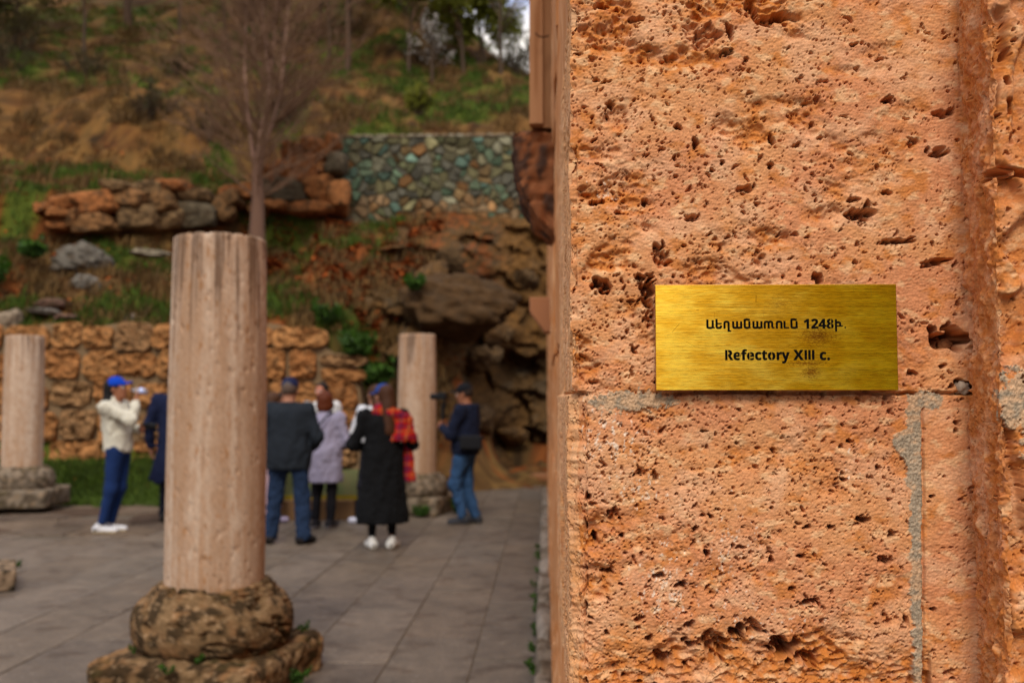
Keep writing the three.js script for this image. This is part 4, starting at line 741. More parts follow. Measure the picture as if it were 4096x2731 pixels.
// one branch and all that springs from it; tips collects the ends
function branch(limbs, trunk, r, from, dir, len, rad, level, opt, tips) {
  const n = level > 2 ? 4 : 6, pts = [from.clone()], rr = [rad], d = dir.clone(), p = from.clone();
  for (let k = 1; k <= n; k++) {
    d.x += (r() - 0.5) * opt.wander; d.y += (r() - 0.5) * opt.wander + opt.lift; d.z += (r() - 0.5) * opt.wander; d.normalize();
    p.addScaledVector(d, len / n); pts.push(p.clone()); rr.push(rad * (1 - 0.8 * k / n) + 0.002);
  }
  (level === 0 ? trunk : limbs).tube(pts, rr, level === 0 ? 9 : level === 1 ? 5 : 3);
  if (level >= opt.levels) { tips.push(...pts.slice(2)); return; }
  const kids = opt.kids[level];
  for (let k = 0; k < kids; k++) {
    const t = opt.start[Math.min(level, opt.start.length - 1)] + (1 - opt.start[Math.min(level, opt.start.length - 1)]) * (k + r() * 0.9) / kids, i = Math.min(n - 1, Math.floor(t * n)), o = pts[i].clone().lerp(pts[i + 1], t * n - i);
    const ax = pts[i + 1].clone().sub(pts[i]).normalize(), side = V3(r() - 0.5, (r() - 0.4) * 0.7, r() - 0.5).normalize(), q = ax.multiplyScalar(Math.cos(opt.angle)).addScaledVector(side, Math.sin(opt.angle)).normalize();
    branch(limbs, trunk, r, o, q, len * opt.shrink * (0.6 + 0.6 * r()) * (1.15 - 0.55 * t), Math.max(0.0035, rad * 0.5 * (1 - 0.6 * t)), level + 1, opt, tips);
  }
}
function leaves(tips, r, per, size, spread) {
  const P = [], N = [], I = [], C = [], a = V3(), b = V3(), n = V3();
  for (const t of tips) for (let k = 0; k < per; k++) {
    a.set(r() - 0.5, r() - 0.5, r() - 0.5).normalize(); b.set(r() - 0.5, r() - 0.5, r() - 0.5).normalize(); n.crossVectors(a, b).normalize(); b.crossVectors(n, a);
    const x = t.x + (r() - 0.5) * spread, y = t.y + (r() - 0.5) * spread, z = t.z + (r() - 0.5) * spread, s = size * (0.6 + 0.8 * r()), o = P.length / 3, k2 = 0.65 + 0.7 * r();
    for (const [u, v] of [[-1, 0], [0, -0.5], [1, 0], [0, 0.5]]) { P.push(x + (a.x * u + b.x * v) * s, y + (a.y * u + b.y * v) * s, z + (a.z * u + b.z * v) * s); N.push(n.x, n.y, n.z); C.push(k2, k2, k2); }
    I.push(o, o + 1, o + 2, o, o + 2, o + 3);
  }
  const g = new THREE.BufferGeometry(); g.setAttribute('position', new THREE.Float32BufferAttribute(P, 3)); g.setAttribute('normal', new THREE.Float32BufferAttribute(N, 3)); g.setAttribute('color', new THREE.Float32BufferAttribute(C, 3)); g.setIndex(I); return g;
}
const leafMat = (r, g, b) => new THREE.MeshPhysicalMaterial({ color: rgb(r, g, b), vertexColors: true, roughness: 0.9, specularIntensity: 0.3, side: THREE.DoubleSide, transmission: 0.35, thickness: 0 });
const MAT = { green: leafMat(0.15, 0.155, 0.01), olive: leafMat(0.095, 0.08, 0.014), bloom: leafMat(0.42, 0.38, 0.33), bud: leafMat(0.12, 0.075, 0.019), darkLeaf: leafMat(0.05, 0.042, 0.01) };
const barkPink = std({ color: rgb(0.27, 0.155, 0.108) }), barkDark = std({ color: rgb(0.075, 0.045, 0.028) }), barkFoot = std({ color: rgb(0.13, 0.07, 0.045) }), barkTwig = std({ color: rgb(0.17, 0.095, 0.055) }), barkGrey = std({ color: rgb(0.07, 0.045, 0.028) });

// the bare many-stemmed tree on the bank
{
  const t = thing('bare_tree', 'bare many-stemmed tree with pinkish bark growing from the boulder bank', 'tree', [-5.66, 4.55, -19.2]);
  const r = rng(101), foot = new Limbs(), stems = new Limbs(), twigs = new Limbs(), tips = [];
  foot.tube([V3(0, -0.3, 0), V3(0.0, 0.35, 0), V3(0.01, 0.9, 0), V3(-0.02, 1.5, 0), V3(-0.02, 1.9, 0)], [0.19, 0.15, 0.125, 0.1, 0.07], 12);
  const S = [[[-0.02, 1.3, 0], [-0.12, 2.0, 0.05], [-0.22, 2.9, 0.1], [-0.28, 3.6, 0.05], [-0.28, 4.6, 0], [-0.3, 6.4, -0.1]], [[0, 1.4, 0], [0.06, 2.1, 0.1], [0.2, 3.0, 0.05], [0.16, 3.9, 0], [-0.02, 4.6, 0], [-0.02, 6.2, 0.05]], [[0.02, 1.7, 0], [0.1, 2.4, -0.1], [0.18, 3.2, -0.05], [0.27, 4.0, 0], [0.32, 4.8, 0], [0.36, 6.4, 0.1]], [[0.2, 3.2, 0], [0.14, 3.9, 0.12], [0.1, 4.6, 0.2], [0.16, 6.2, 0.2]], [[0.0, 1.5, 0], [0.22, 2.0, 0.2], [0.46, 2.8, 0.25], [0.56, 3.8, 0.25], [0.66, 5.2, 0.3]]];
  for (const s of S) {
    const c = new THREE.CatmullRomCurve3(s.map((q) => V3(...q))).getPoints(22), k0 = s.length === 4 || s.length === 5 ? 0.028 : 0.044;
    stems.tube(c, c.map((_, k) => k0 * (1 - 0.55 * k / 22)), 9);
    for (let k = 0; k < 36; k++) { const i = 1 + Math.floor(r() * 20), a = r() * 6.3, e = 0.25 + 0.7 * r(), w = i / 22; branch(twigs, stems, r, c[i], V3(Math.cos(a) * Math.cos(e), Math.sin(e), Math.sin(a) * Math.cos(e) * 0.8), lerp(2.6, 1.5, w) * (0.5 + 0.6 * r()), 0.016, 1, { levels: 3, kids: [0, 6, 5], start: [0.2, 0.2, 0.15], angle: 0.6, shrink: 0.5, wander: 0.22, lift: 0.05 }, tips); }
  }
  for (let k = 0; k < 22; k++) { const a = r() * 6.3; branch(twigs, stems, r, V3(0, 0.7 + 0.9 * r(), 0), V3(Math.cos(a), 0.35 + 0.5 * r(), Math.sin(a)).normalize(), 1.1 + 0.9 * r(), 0.012, 1, { levels: 3, kids: [0, 5, 4], start: [0.2, 0.2, 0.15], angle: 0.6, shrink: 0.5, wander: 0.25, lift: 0.06 }, tips); }
  mesh('trunk', foot.geometry(), barkFoot, t); mesh('stems', stems.geometry(), barkPink, t); mesh('crown', twigs.geometry(), barkTwig, t);
}
// trees on the hillside behind
function tree(name, label, x, d, height, kind, seed, group, { lean = 0, thick = 0.065, wide = 1 } = {}) {
  const y = hillHeight(x, d) - 0.15, t = thing(name, label, 'tree', [x, y, -d], 0, group), r = rng(seed), trunk = new Limbs(), twigs = new Limbs(), tips = [];
  const full = kind === 'green' || kind === 'darkLeaf' || kind === 'olive';
  const opt = { levels: 3, kids: [full ? 14 : 11, full ? 6 : 7, full ? 5 : 6], start: [full ? 0.22 : 0.3, 0.2, 0.1], angle: 0.75, shrink: 0.48 * wide, wander: 0.2, lift: 0.05 };
  branch(twigs, trunk, r, V3(), V3(lean, 1, 0).normalize(), height, thick, 0, opt, tips);
  mesh('trunk', trunk.geometry(), kind === 'bare' ? barkDark : barkGrey, t);
  const c = mesh('crown', twigs.geometry(), kind === 'bloom' ? barkGrey : barkTwig, t);
  if (kind !== 'bare') mesh('blossom' === kind ? 'blossom' : kind === 'bloom' ? 'blossom' : 'foliage', leaves(kind === 'bloom' ? tips.filter((_, k) => k % 3 === 0) : tips, r, full ? 7 : kind === 'bloom' ? 1 : 2, kind === 'bloom' ? 0.045 : 0.085, full ? 0.5 : 0.16), MAT[kind], t);
  return t;
}
const T = 'trees on the hillside';
tree('green_tree', 'broad green leafy tree on the hillside above the rubble wall', -4.1, 29.3, 4.2, 'green', 201, T, { wide: 1.3 });
tree('green_tree', 'tall green leafy tree beside the gap of open sky', -2.5, 30, 4.0, 'green', 202, T, { wide: 1.25 });
tree('green_tree', 'olive green tree with a forked crown between the two leafy trees', -3.8, 33.5, 5.4, 'olive', 203, T, { wide: 1.1 });
tree('green_tree', 'low green bush-like tree at the hill crest below the sky', -1.95, 31.5, 2.8, 'green', 216, T, { wide: 1.3 });
tree('bare_tree', 'dark bare tree with a straight trunk left of the green trees', -6.0, 29.5, 6.2, 'bare', 204, T, { thick: 0.1 });
tree('blossom_tree', 'white blossoming fruit tree against the sky by the refectory wall', -1.3, 29, 3.7, 'bloom', 205, T);
tree('blossom_tree', 'small white blossoming tree in front of the green trees', -3.3, 28.5, 1.7, 'bloom', 206, T, { wide: 1.1 });
tree('blossom_tree', 'white blossoming tree half hidden behind the bare stems', -10.2, 31, 4.6, 'bloom', 207, T);
tree('bare_tree', 'dark thick-trunked bare tree high on the hill', -15.6, 36, 6, 'bare', 208, T, { thick: 0.16 });
tree('bare_tree', 'leaning bare tree at the upper left edge of the slope', -17.4, 31.5, 5.2, 'bare', 209, T, { thick: 0.08, lean: 0.15 });
tree('budding_tree', 'budding brown tree above the earth bank', -19.6, 33, 5.5, 'olive', 210, T, { wide: 1.2 });
tree('budding_tree', 'olive budding tree behind the bare many-stemmed tree', -9.0, 30, 5.2, 'olive', 211, T);
tree('budding_tree', 'brown budding tree above the cracked earth bank', -12.9, 34, 5.4, 'bud', 212, T, { wide: 1.2 });
tree('bare_tree', 'thin bare tree between the green trees and the many-stemmed tree', -7.4, 27.5, 4.4, 'bare', 213, T, { thick: 0.06 });
tree('budding_tree', 'tangled dark tree in the far upper corner of the slope', -17.8, 28.5, 4.2, 'darkLeaf', 214, T, { wide: 1.4 });
tree('budding_tree', 'budding tree on the ridge behind the bare dark tree', -7.2, 36, 5.5, 'bud', 215, T, { wide: 1.3 });
tree('budding_tree', 'round budding tree high behind the earth bank', -13.8, 41, 6.5, 'olive', 217, T, { wide: 1.3 });
tree('budding_tree', 'tall olive tree at the top of the slope', -10.6, 38.5, 6, 'olive', 218, T, { wide: 1.2 });
tree('bare_tree', 'bare tree at the top of the slope by the olive tree', -18.6, 42, 7, 'bare', 219, T, { thick: 0.1, wide: 1.3 });
tree('budding_tree', 'wide budding tree on the upper edge of the hill', -23, 40, 7, 'darkLeaf', 220, T, { wide: 1.3 });

tree('budding_tree', 'thin budding tree on the slope right of the many-stemmed tree', -6.9, 31, 5, 'bud', 221, T, { wide: 1.2 });
tree('budding_tree', 'spreading olive tree behind the dark bare tree', -5.2, 36.5, 6, 'olive', 222, T, { wide: 1.3 });
tree('budding_tree', 'budding tree on the shoulder of the hill behind the leafy trees', -3.4, 38, 5.5, 'bud', 223, T, { wide: 1.3 });
tree('budding_tree', 'brown tree standing just above the earth bank brush', -14.6, 30.5, 4.6, 'bud', 224, T, { wide: 1.4 });
tree('budding_tree', 'bushy olive tree behind the thick-trunked tree', -16.6, 38.5, 6.5, 'olive', 225, T, { wide: 1.4 });
tree('budding_tree', 'brown tree crowning the slope behind the blossoming tree', -12.0, 44, 7, 'bud', 226, T, { wide: 1.4 });
tree('budding_tree', 'far brown tree on the skyline behind the bare tree', -8.6, 44, 7, 'bud', 227, T, { wide: 1.4 });
tree('green_tree', 'small leafy tree on the slope between bare stems and green trees', -7.9, 33.5, 3.6, 'green', 228, T, { wide: 1.3 });

// bushes: many thin stems and small leaves
function bush(label, x, d, h, w, mat, seed, per = 3) {
  const t = thing('bush', label, 'bush', [x, hillHeight(x, d) - 0.05, -d], 0, 'bushes on the hillside'), r = rng(seed), st = new Limbs(), tips = [];
  for (let k = 0; k < 34; k++) { const a = r() * 6.3, q = r(); branch(st, st, r, V3(Math.cos(a) * w * 0.2 * q, 0, Math.sin(a) * w * 0.2 * q), V3(Math.cos(a) * q * w / h, 1, Math.sin(a) * q * w / h).normalize(), h * (0.6 + 0.5 * r()), 0.01, 2, { levels: 3, kids: [0, 0, 6], start: [0.2, 0.2, 0.25], angle: 0.6, shrink: 0.45, wander: 0.25, lift: 0.02 }, tips); }
  mesh('stems', st.geometry(), barkGrey, t); if (per) mesh('foliage', leaves(tips, r, per, 0.04, 0.14), mat, t);
}
bush('small green bush with white buds on the bank above the rubble wall', -3.15, 24.3, 0.7, 0.5, MAT.green, 301);
bush('dark thorny thicket at the crest next to the refectory wall', -0.75, 29.5, 1.3, 1.1, MAT.darkLeaf, 302);
bush('dark brown thicket in the hollow right of the earth bank', -9.6, 23.6, 1.0, 0.9, MAT.darkLeaf, 303, 1);
bush('bare brushwood on the bank behind the tree stems', -8.1, 23.4, 1.1, 0.9, MAT.bud, 304, 1);
bush('low brown brush on the slope left of the rubble wall', -6.3, 24, 1.0, 0.9, MAT.bud, 305, 1);
bush('dark brush on the slope above the cracked earth bank', -12.6, 26.5, 0.9, 1.0, MAT.darkLeaf, 306, 1);
bush('brown brush on the middle of the hillside', -10.5, 27.5, 0.9, 1.0, MAT.bud, 307, 1);
bush('brushwood in the upper corner of the slope', -15.4, 27, 1.5, 1.3, MAT.darkLeaf, 308, 2);
bush('leafless thicket under the leaning bare tree', -16.4, 30, 1.6, 1.4, MAT.olive, 309, 2);

// grass, dry tufts and leaf litter: nobody could count them
function tuft(blades, h, spread, seed) {
  const r = rng(seed), P = [], I = [];
  for (let k = 0; k < blades; k++) { const a = r() * 6.3, l = h * (0.5 + 0.7 * r()), w = 0.006 + 0.004 * r(), x = (r() - 0.5) * spread, z = (r() - 0.5) * spread, b = l * (0.2 + 0.6 * r()), o = P.length / 3, c = Math.cos(a), s = Math.sin(a);
    P.push(x - s * w, 0, z + c * w, x + s * w, 0, z - c * w, x + c * b * 0.35 - s * w * 0.8, l * 0.6, z + s * b * 0.35 + c * w * 0.8, x + c * b * 0.35 + s * w * 0.8, l * 0.6, z + s * b * 0.35 - c * w * 0.8, x + c * b, l * 0.95, z + s * b); I.push(o, o + 1, o + 3, o, o + 3, o + 2, o + 2, o + 3, o + 4); }
  const g = new THREE.BufferGeometry(); g.setAttribute('position', new THREE.Float32BufferAttribute(P, 3)); g.setIndex(I); g.computeVertexNormals(); return g;
}
function scatter(name, geo, mat, list, label, category) {
  const m = new THREE.InstancedMesh(geo, mat, list.length), o = new THREE.Object3D(), c = new THREE.Color();
  list.forEach(([x, y, z, s, turn, tone, tilt = 0], k) => { o.position.set(x, y, z); o.scale.setScalar(s); o.rotation.set(tilt, turn, tilt * 0.6); o.updateMatrix(); m.setMatrixAt(k, o.matrix); m.setColorAt(k, c.setRGB(...tone)); });
  m.name = numbered(name); m.castShadow = m.receiveShadow = true; m.userData.kind = 'stuff'; m.userData.label = label; m.userData.category = category; scene.add(m); return m;
}
{
  const r = rng(401), grass = [], dry = [], litter = [];
  const open = (x, d) => !(d < 16.3 && x > -4.6) && d > 13.9 && !(x > -1.6 && d < 21.9) && !(d > 21.2 && d < 21.95 && x > -4.9) && !(d > 15.9 && d < 16.28 && x > -9.7 && x < -2.9) && !(x > -8 && x < -6.3 && d > 12.6 && d < 14.1);
  for (let k = 0; k < 60000; k++) {
    const d = 13.9 + 26 * Math.pow(r(), 1.7), x = lerp(-0.62 * d, 0.02 * d, r()); if (!open(x, d)) continue;
    const g = greenness(x, d), y = hillHeight(x, d), s = 0.6 + 0.8 * r();
    if (r() < g * (d < 16 ? 1 : 0.6)) { const q = 0.6 + 0.7 * r(); grass.push([x, y - 0.01, -d, s * (d < 16 ? 0.8 : 1), r() * 6.3, [0.062 * q, 0.1 * q, 0.008 * q]]); }
    else if (r() < (x > -6.4 && x < -1.4 && d > 17.3 && d < 21 ? 0.08 : 0.5 * sst(-0.15, 0.3, fbm2(x * 0.8 + 50, d * 0.9, 3))) && d > 16.3) { const q = 0.5 + 0.8 * r(); dry.push([x, y - 0.01, -d, s * 1.15, r() * 6.3, [0.145 * q, 0.078 * q, 0.022 * q]]); }
    if (d < 23 && r() < 0.5 && d > 14.5) { const q = 0.5 + 0.9 * r(); litter.push([x + (r() - 0.5) * 0.3, y + 0.02, -d, 0.8 + 0.6 * r(), r() * 6.3, [0.19 * q, 0.046 * q, 0.009 * q], (r() - 0.5) * 1.4]); }
  }
  // rust-coloured litter lies thick on the slope left of the cliff
  for (let k = 0; k < 16000; k++) { const x = lerp(-6.6, -1.2, r()), d = lerp(17, 21.2, r()); if (fbm2(x * 1.2, d * 1.3, 3) < -0.05 || (x > -2.9 && hillHeight(x, d) < 3.6)) continue; const q = 0.5 + 0.9 * r(); litter.push([x, hillHeight(x, d) + 0.02, -d, 1.1 + 0.8 * r(), r() * 6.3, [0.22 * q, 0.05 * q, 0.009 * q], (r() - 0.5) * 1.4]); }
  const blade = new THREE.MeshPhysicalMaterial({ color: 0xffffff, roughness: 0.9, specularIntensity: 0.3, side: THREE.DoubleSide, transmission: 0.25, thickness: 0 });
  scatter('grass', tuft(14, 0.16, 0.16, 5), blade, grass, 'green spring grass on the terraces and the strip below the retaining wall', 'grass');
  scatter('dry_grass', tuft(18, 0.17, 0.26, 6), blade, dry, 'dry tan grass over the hillside', 'grass');
  const lf = new THREE.BufferGeometry(); lf.setAttribute('position', new THREE.Float32BufferAttribute([-0.05, 0, 0, 0, 0.012, -0.03, 0.055, 0, 0, 0, 0.012, 0.03], 3)); lf.setIndex([0, 2, 1, 0, 3, 2]); lf.computeVertexNormals();
  scatter('leaf_litter', lf, std({ color: 0xffffff, side: THREE.DoubleSide }), litter, 'rust brown fallen leaves on the slope below the bare tree', 'leaves');
}
// small weeds in the yard: leafy plants in the cracks, each a thing
function weed(label, x, y, z, n, size, seed, group) {
  const t = thing('weed', label, 'plant', [x, y, z], 0, group), r = rng(seed), st = new Limbs(), tips = [];
  for (let k = 0; k < n; k++) { const a = r() * 6.3, l = size * (0.5 + 0.8 * r()), e = V3(Math.cos(a) * l * 0.6, l * (0.5 + 0.5 * r()), Math.sin(a) * l * 0.6); st.tube([V3(), e.clone().multiplyScalar(0.5).add(V3(0, l * 0.12, 0)), e], [0.003, 0.002, 0.001], 3); tips.push(e, e.clone().multiplyScalar(0.7)); }
  mesh('stalks', st.geometry(), weedMat, t); mesh('leaves', leaves(tips, r, 5, size * 0.22, size * 0.35), weedLeaf, t);
}
const weedMat = std({ color: rgb(0.07, 0.12, 0.02) }), weedLeaf = leafMat(0.035, 0.085, 0.005);
weed('small clover-like weed on the mossy plinth of the tall column', -1.735, 0.19, -4.95, 6, 0.05, 501);
weed('two-leaved weed at the front edge of the mossy plinth', -1.84, 0.17, -4.86, 6, 0.05, 502);
weed('tuft of weeds on the back corner of the mossy plinth', -1.37, 0.2, -5.62, 6, 0.05, 503);
weed('weeds sprouting in the gap beside the mossy plinth', -1.3, 0.01, -5.3, 14, 0.075, 504);
weed('weed on the left shoulder of the mossy plinth', -2.13, 0.2, -5.15, 6, 0.055, 505);
weed('small weed between paving slabs by the loose stone block', -4.75, 0.005, -8.9, 10, 0.05, 506);
weed('weeds round the plinth of the column in front of the cliff', -1.6, 0.005, -12.85, 30, 0.12, 507);
weed('weeds beside the plinth corner towards the cliff path', -1.15, 0.005, -13.3, 20, 0.14, 508);
{ const r = rng(61); let z = -4.6; for (let k = 0; k < 11; k++) { weed('small green weed along the foot of the refectory wall', -0.035 - 0.03 * r(), 0.08 * r(), z, 8, 0.05 + 0.045 * r(), 520 + k, 'weeds along the refectory wall'); z -= 0.18 + 0.35 * r() + k * 0.03; } }
for (const [x, y, d, s, l] of [[-3.05, 2.2, 16.0, 0.34, 'bright green weed patch hanging over the end of the retaining wall'], [-2.75, 1.75, 16.2, 0.34, 'bright green weeds lower down beside the end of the retaining wall'], [-2.2, 3.35, 16.6, 0.22, 'green tuft on the ledge left of the huge boulder'], [-9.4, 4.1, 17.8, 0.3, 'dark green weed at the left foot of the boulder bank'], [-9.9, 3.5, 17.3, 0.4, 'dark green weed on the slope at the far side of the grey rock'], [-3.6, 2.75, 16.2, 0.28, 'green weed cushion on top of the retaining wall']]) weed(l, x, y, -d, 40, s, 540 + Math.round(s * 100 + d * 3));
// ---------------------------------------------------------------- people
// an implicit surface meshed on a grid (surface nets)
function nets(f, lo, hi, c) {
  const nx = Math.ceil((hi[0] - lo[0]) / c) + 1, ny = Math.ceil((hi[1] - lo[1]) / c) + 1, nz = Math.ceil((hi[2] - lo[2]) / c) + 1, V = new Float32Array(nx * ny * nz), id = new Int32Array(nx * ny * nz).fill(-1);
  for (let k = 0, q = 0; k < nz; k++) for (let j = 0; j < ny; j++) for (let i = 0; i < nx; i++, q++) V[q] = f(lo[0] + i * c, lo[1] + j * c, lo[2] + k * c);
  const P = [], I = [], at = (i, j, k) => (k * ny + j) * nx + i;
  for (let k = 0; k + 1 < nz; k++) for (let j = 0; j + 1 < ny; j++) for (let i = 0; i + 1 < nx; i++) {
    let n = 0, sx = 0, sy = 0, sz = 0; const v = []; for (let m = 0; m < 8; m++) v.push(V[at(i + (m & 1), j + ((m >> 1) & 1), k + (m >> 2))]);
    for (let m = 0; m < 8; m++) for (const b of [1, 2, 4]) if (!(m & b) && (v[m] < 0) !== (v[m | b] < 0)) { const t = v[m] / (v[m] - v[m | b]); n++; sx += (m & 1) + (b === 1 ? t : 0); sy += ((m >> 1) & 1) + (b === 2 ? t : 0); sz += (m >> 2) + (b === 4 ? t : 0); }
    if (n) { id[at(i, j, k)] = P.length / 3; P.push(lo[0] + (i + sx / n) * c, lo[1] + (j + sy / n) * c, lo[2] + (k + sz / n) * c); }
  }
  const quad = (a, b, d, e, flip) => { if (a < 0 || b < 0 || d < 0 || e < 0) return; flip ? I.push(a, d, b, a, e, d) : I.push(a, b, d, a, d, e); };
  for (let k = 1; k + 1 < nz; k++) for (let j = 1; j + 1 < ny; j++) for (let i = 1; i + 1 < nx; i++) {
    const s = V[at(i, j, k)] < 0;
    if (s !== V[at(i + 1, j, k)] < 0) quad(id[at(i, j - 1, k - 1)], id[at(i, j, k - 1)], id[at(i, j, k)], id[at(i, j - 1, k)], !s);
    if (s !== V[at(i, j + 1, k)] < 0) quad(id[at(i - 1, j, k - 1)], id[at(i - 1, j, k)], id[at(i, j, k)], id[at(i, j, k - 1)], !s);
    if (s !== V[at(i, j, k + 1)] < 0) quad(id[at(i - 1, j - 1, k)], id[at(i, j - 1, k)], id[at(i, j, k)], id[at(i - 1, j, k)], !s);
  }
  const g = new THREE.BufferGeometry(); g.setAttribute('position', new THREE.Float32BufferAttribute(P, 3)); g.setIndex(I); g.computeVertexNormals(); return g;
}
const smin = (a, b, k) => { const h = Math.max(k - Math.abs(a - b), 0) / k; return Math.min(a, b) - h * h * k * 0.25; };
// tapered capsule between two joints, squeezed front to back by flat
const bone = (a, b, ra, rb, flat = 1) => { const dx = b[0] - a[0], dy = b[1] - a[1], dz = (b[2] - a[2]), L = dx * dx + dy * dy + dz * dz || 1e-9; return (x, y, z) => { const px = x - a[0], py = y - a[1], pz = z - a[2], t = Math.min(1, Math.max(0, (px * dx + py * dy + pz * dz) / L)); return Math.hypot(px - t * dx, py - t * dy, (pz - t * dz) / flat) * (flat < 1 ? 0.5 + 0.5 * flat : 1) - (ra + (rb - ra) * t); }; };
const blob = (c, r) => { const m = Math.min(...r); return (x, y, z) => (Math.hypot((x - c[0]) / r[0], (y - c[1]) / r[1], (z - c[2]) / r[2]) - 1) * m; };
const join = (list, k) => (x, y, z) => { let d = 1e9; for (const f of list) d = smin(d, f(x, y, z), k); return d; };
const bounds = (pts, pad) => [[0, 1, 2].map((k) => Math.min(...pts.map((p) => p[k])) - pad), [0, 1, 2].map((k) => Math.max(...pts.map((p) => p[k])) + pad)];
const tint = (g, c) => paint(g, typeof c === 'function' ? c : () => c);

// head: origin at its centre, facing +z
const headShape = (() => {
  const f = join([blob([0, 0.03, -0.012], [0.076, 0.088, 0.096]), blob([0, -0.035, 0.022], [0.06, 0.085, 0.07]), blob([0, -0.098, 0.052], [0.028, 0.022, 0.026]), bone([0, -0.08, -0.015], [0, -0.2, -0.03], 0.054, 0.058)], 0.035);
  const detail = join([bone([0, 0.012, 0.088], [0, -0.028, 0.108], 0.008, 0.014), bone([-0.045, 0.03, 0.074], [0.045, 0.03, 0.074], 0.01, 0.01), bone([-0.02, -0.062, 0.084], [0.02, -0.062, 0.084], 0.008, 0.008), blob([-0.079, -0.005, -0.008], [0.01, 0.033, 0.02]), blob([0.079, -0.005, -0.008], [0.01, 0.033, 0.02])], 0.008);
  const eyes = (x, y, z) => Math.min(Math.hypot(Math.abs(x) - 0.03, y - 0.006, z - 0.096) - 0.016);
  return nets((x, y, z) => Math.max(smin(f(x, y, z), detail(x, y, z), 0.012), -eyes(x, y, z)), [-0.11, -0.21, -0.13], [0.11, 0.14, 0.14], 0.007);
})();
// hand: wrist at the origin, fingers along +y, palm towards +z, thumb towards +x
const handShape = (curl) => {
  const B = [bone([-0.018, 0.01, 0], [-0.028, 0.085, 0], 0.016, 0.013), bone([0, 0.0, 0], [-0.008, 0.09, 0], 0.018, 0.014), bone([0.014, 0.01, 0], [0.012, 0.09, 0], 0.017, 0.014), bone([0.022, 0.015, 0], [0.03, 0.085, 0], 0.016, 0.013), bone([0, -0.05, 0], [0, 0.01, 0], 0.026, 0.022)];
  const palm = join(B, 0.02), F = [];
  [[-0.031, 0.058, 0.0085], [-0.0105, 0.072, 0.0092], [0.0105, 0.078, 0.0095], [0.031, 0.07, 0.009]].forEach(([x, len, r]) => { let p = [x, 0.085, 0], a = curl * 0.5; for (const q of [0.45, 0.31, 0.24]) { const n = [x * (1 + 0.05 * q), p[1] + Math.cos(a) * len * q, p[2] + Math.sin(a) * len * q]; F.push(bone(p, n, r, r * 0.92)); p = n; a += curl; } });
  let p = [0.026, 0.028, 0.008]; for (const [dx, dy, dz, r] of [[0.022, 0.026, 0.012, 0.012], [0.008, 0.026, 0.012, 0.0105], [0.0, 0.022, 0.012, 0.0095]]) { const n = [p[0] + dx, p[1] + dy, p[2] + dz]; F.push(bone(p, n, r, r * 0.92)); p = n; }
  return nets((x, y, z) => { let d = 1e9; for (const f of F) d = Math.min(d, f(x, y, z)); return smin(d, palm(x, y, z), 0.006); }, [-0.06, -0.08, -0.035], [0.085, 0.185, 0.1], 0.005);
};
const HAND = { relaxed: handShape(0.38), grip: handShape(1.0) };
const cloth = (c, o = {}) => new THREE.MeshPhysicalMaterial({ color: rgb(...c.map((v) => v * 0.8)), roughness: 0.95, specularIntensity: 0.25, ...o }), clothVC = std({ vertexColors: true, roughness: 0.95 }), skinMat = std({ vertexColors: true, roughness: 0.55 });

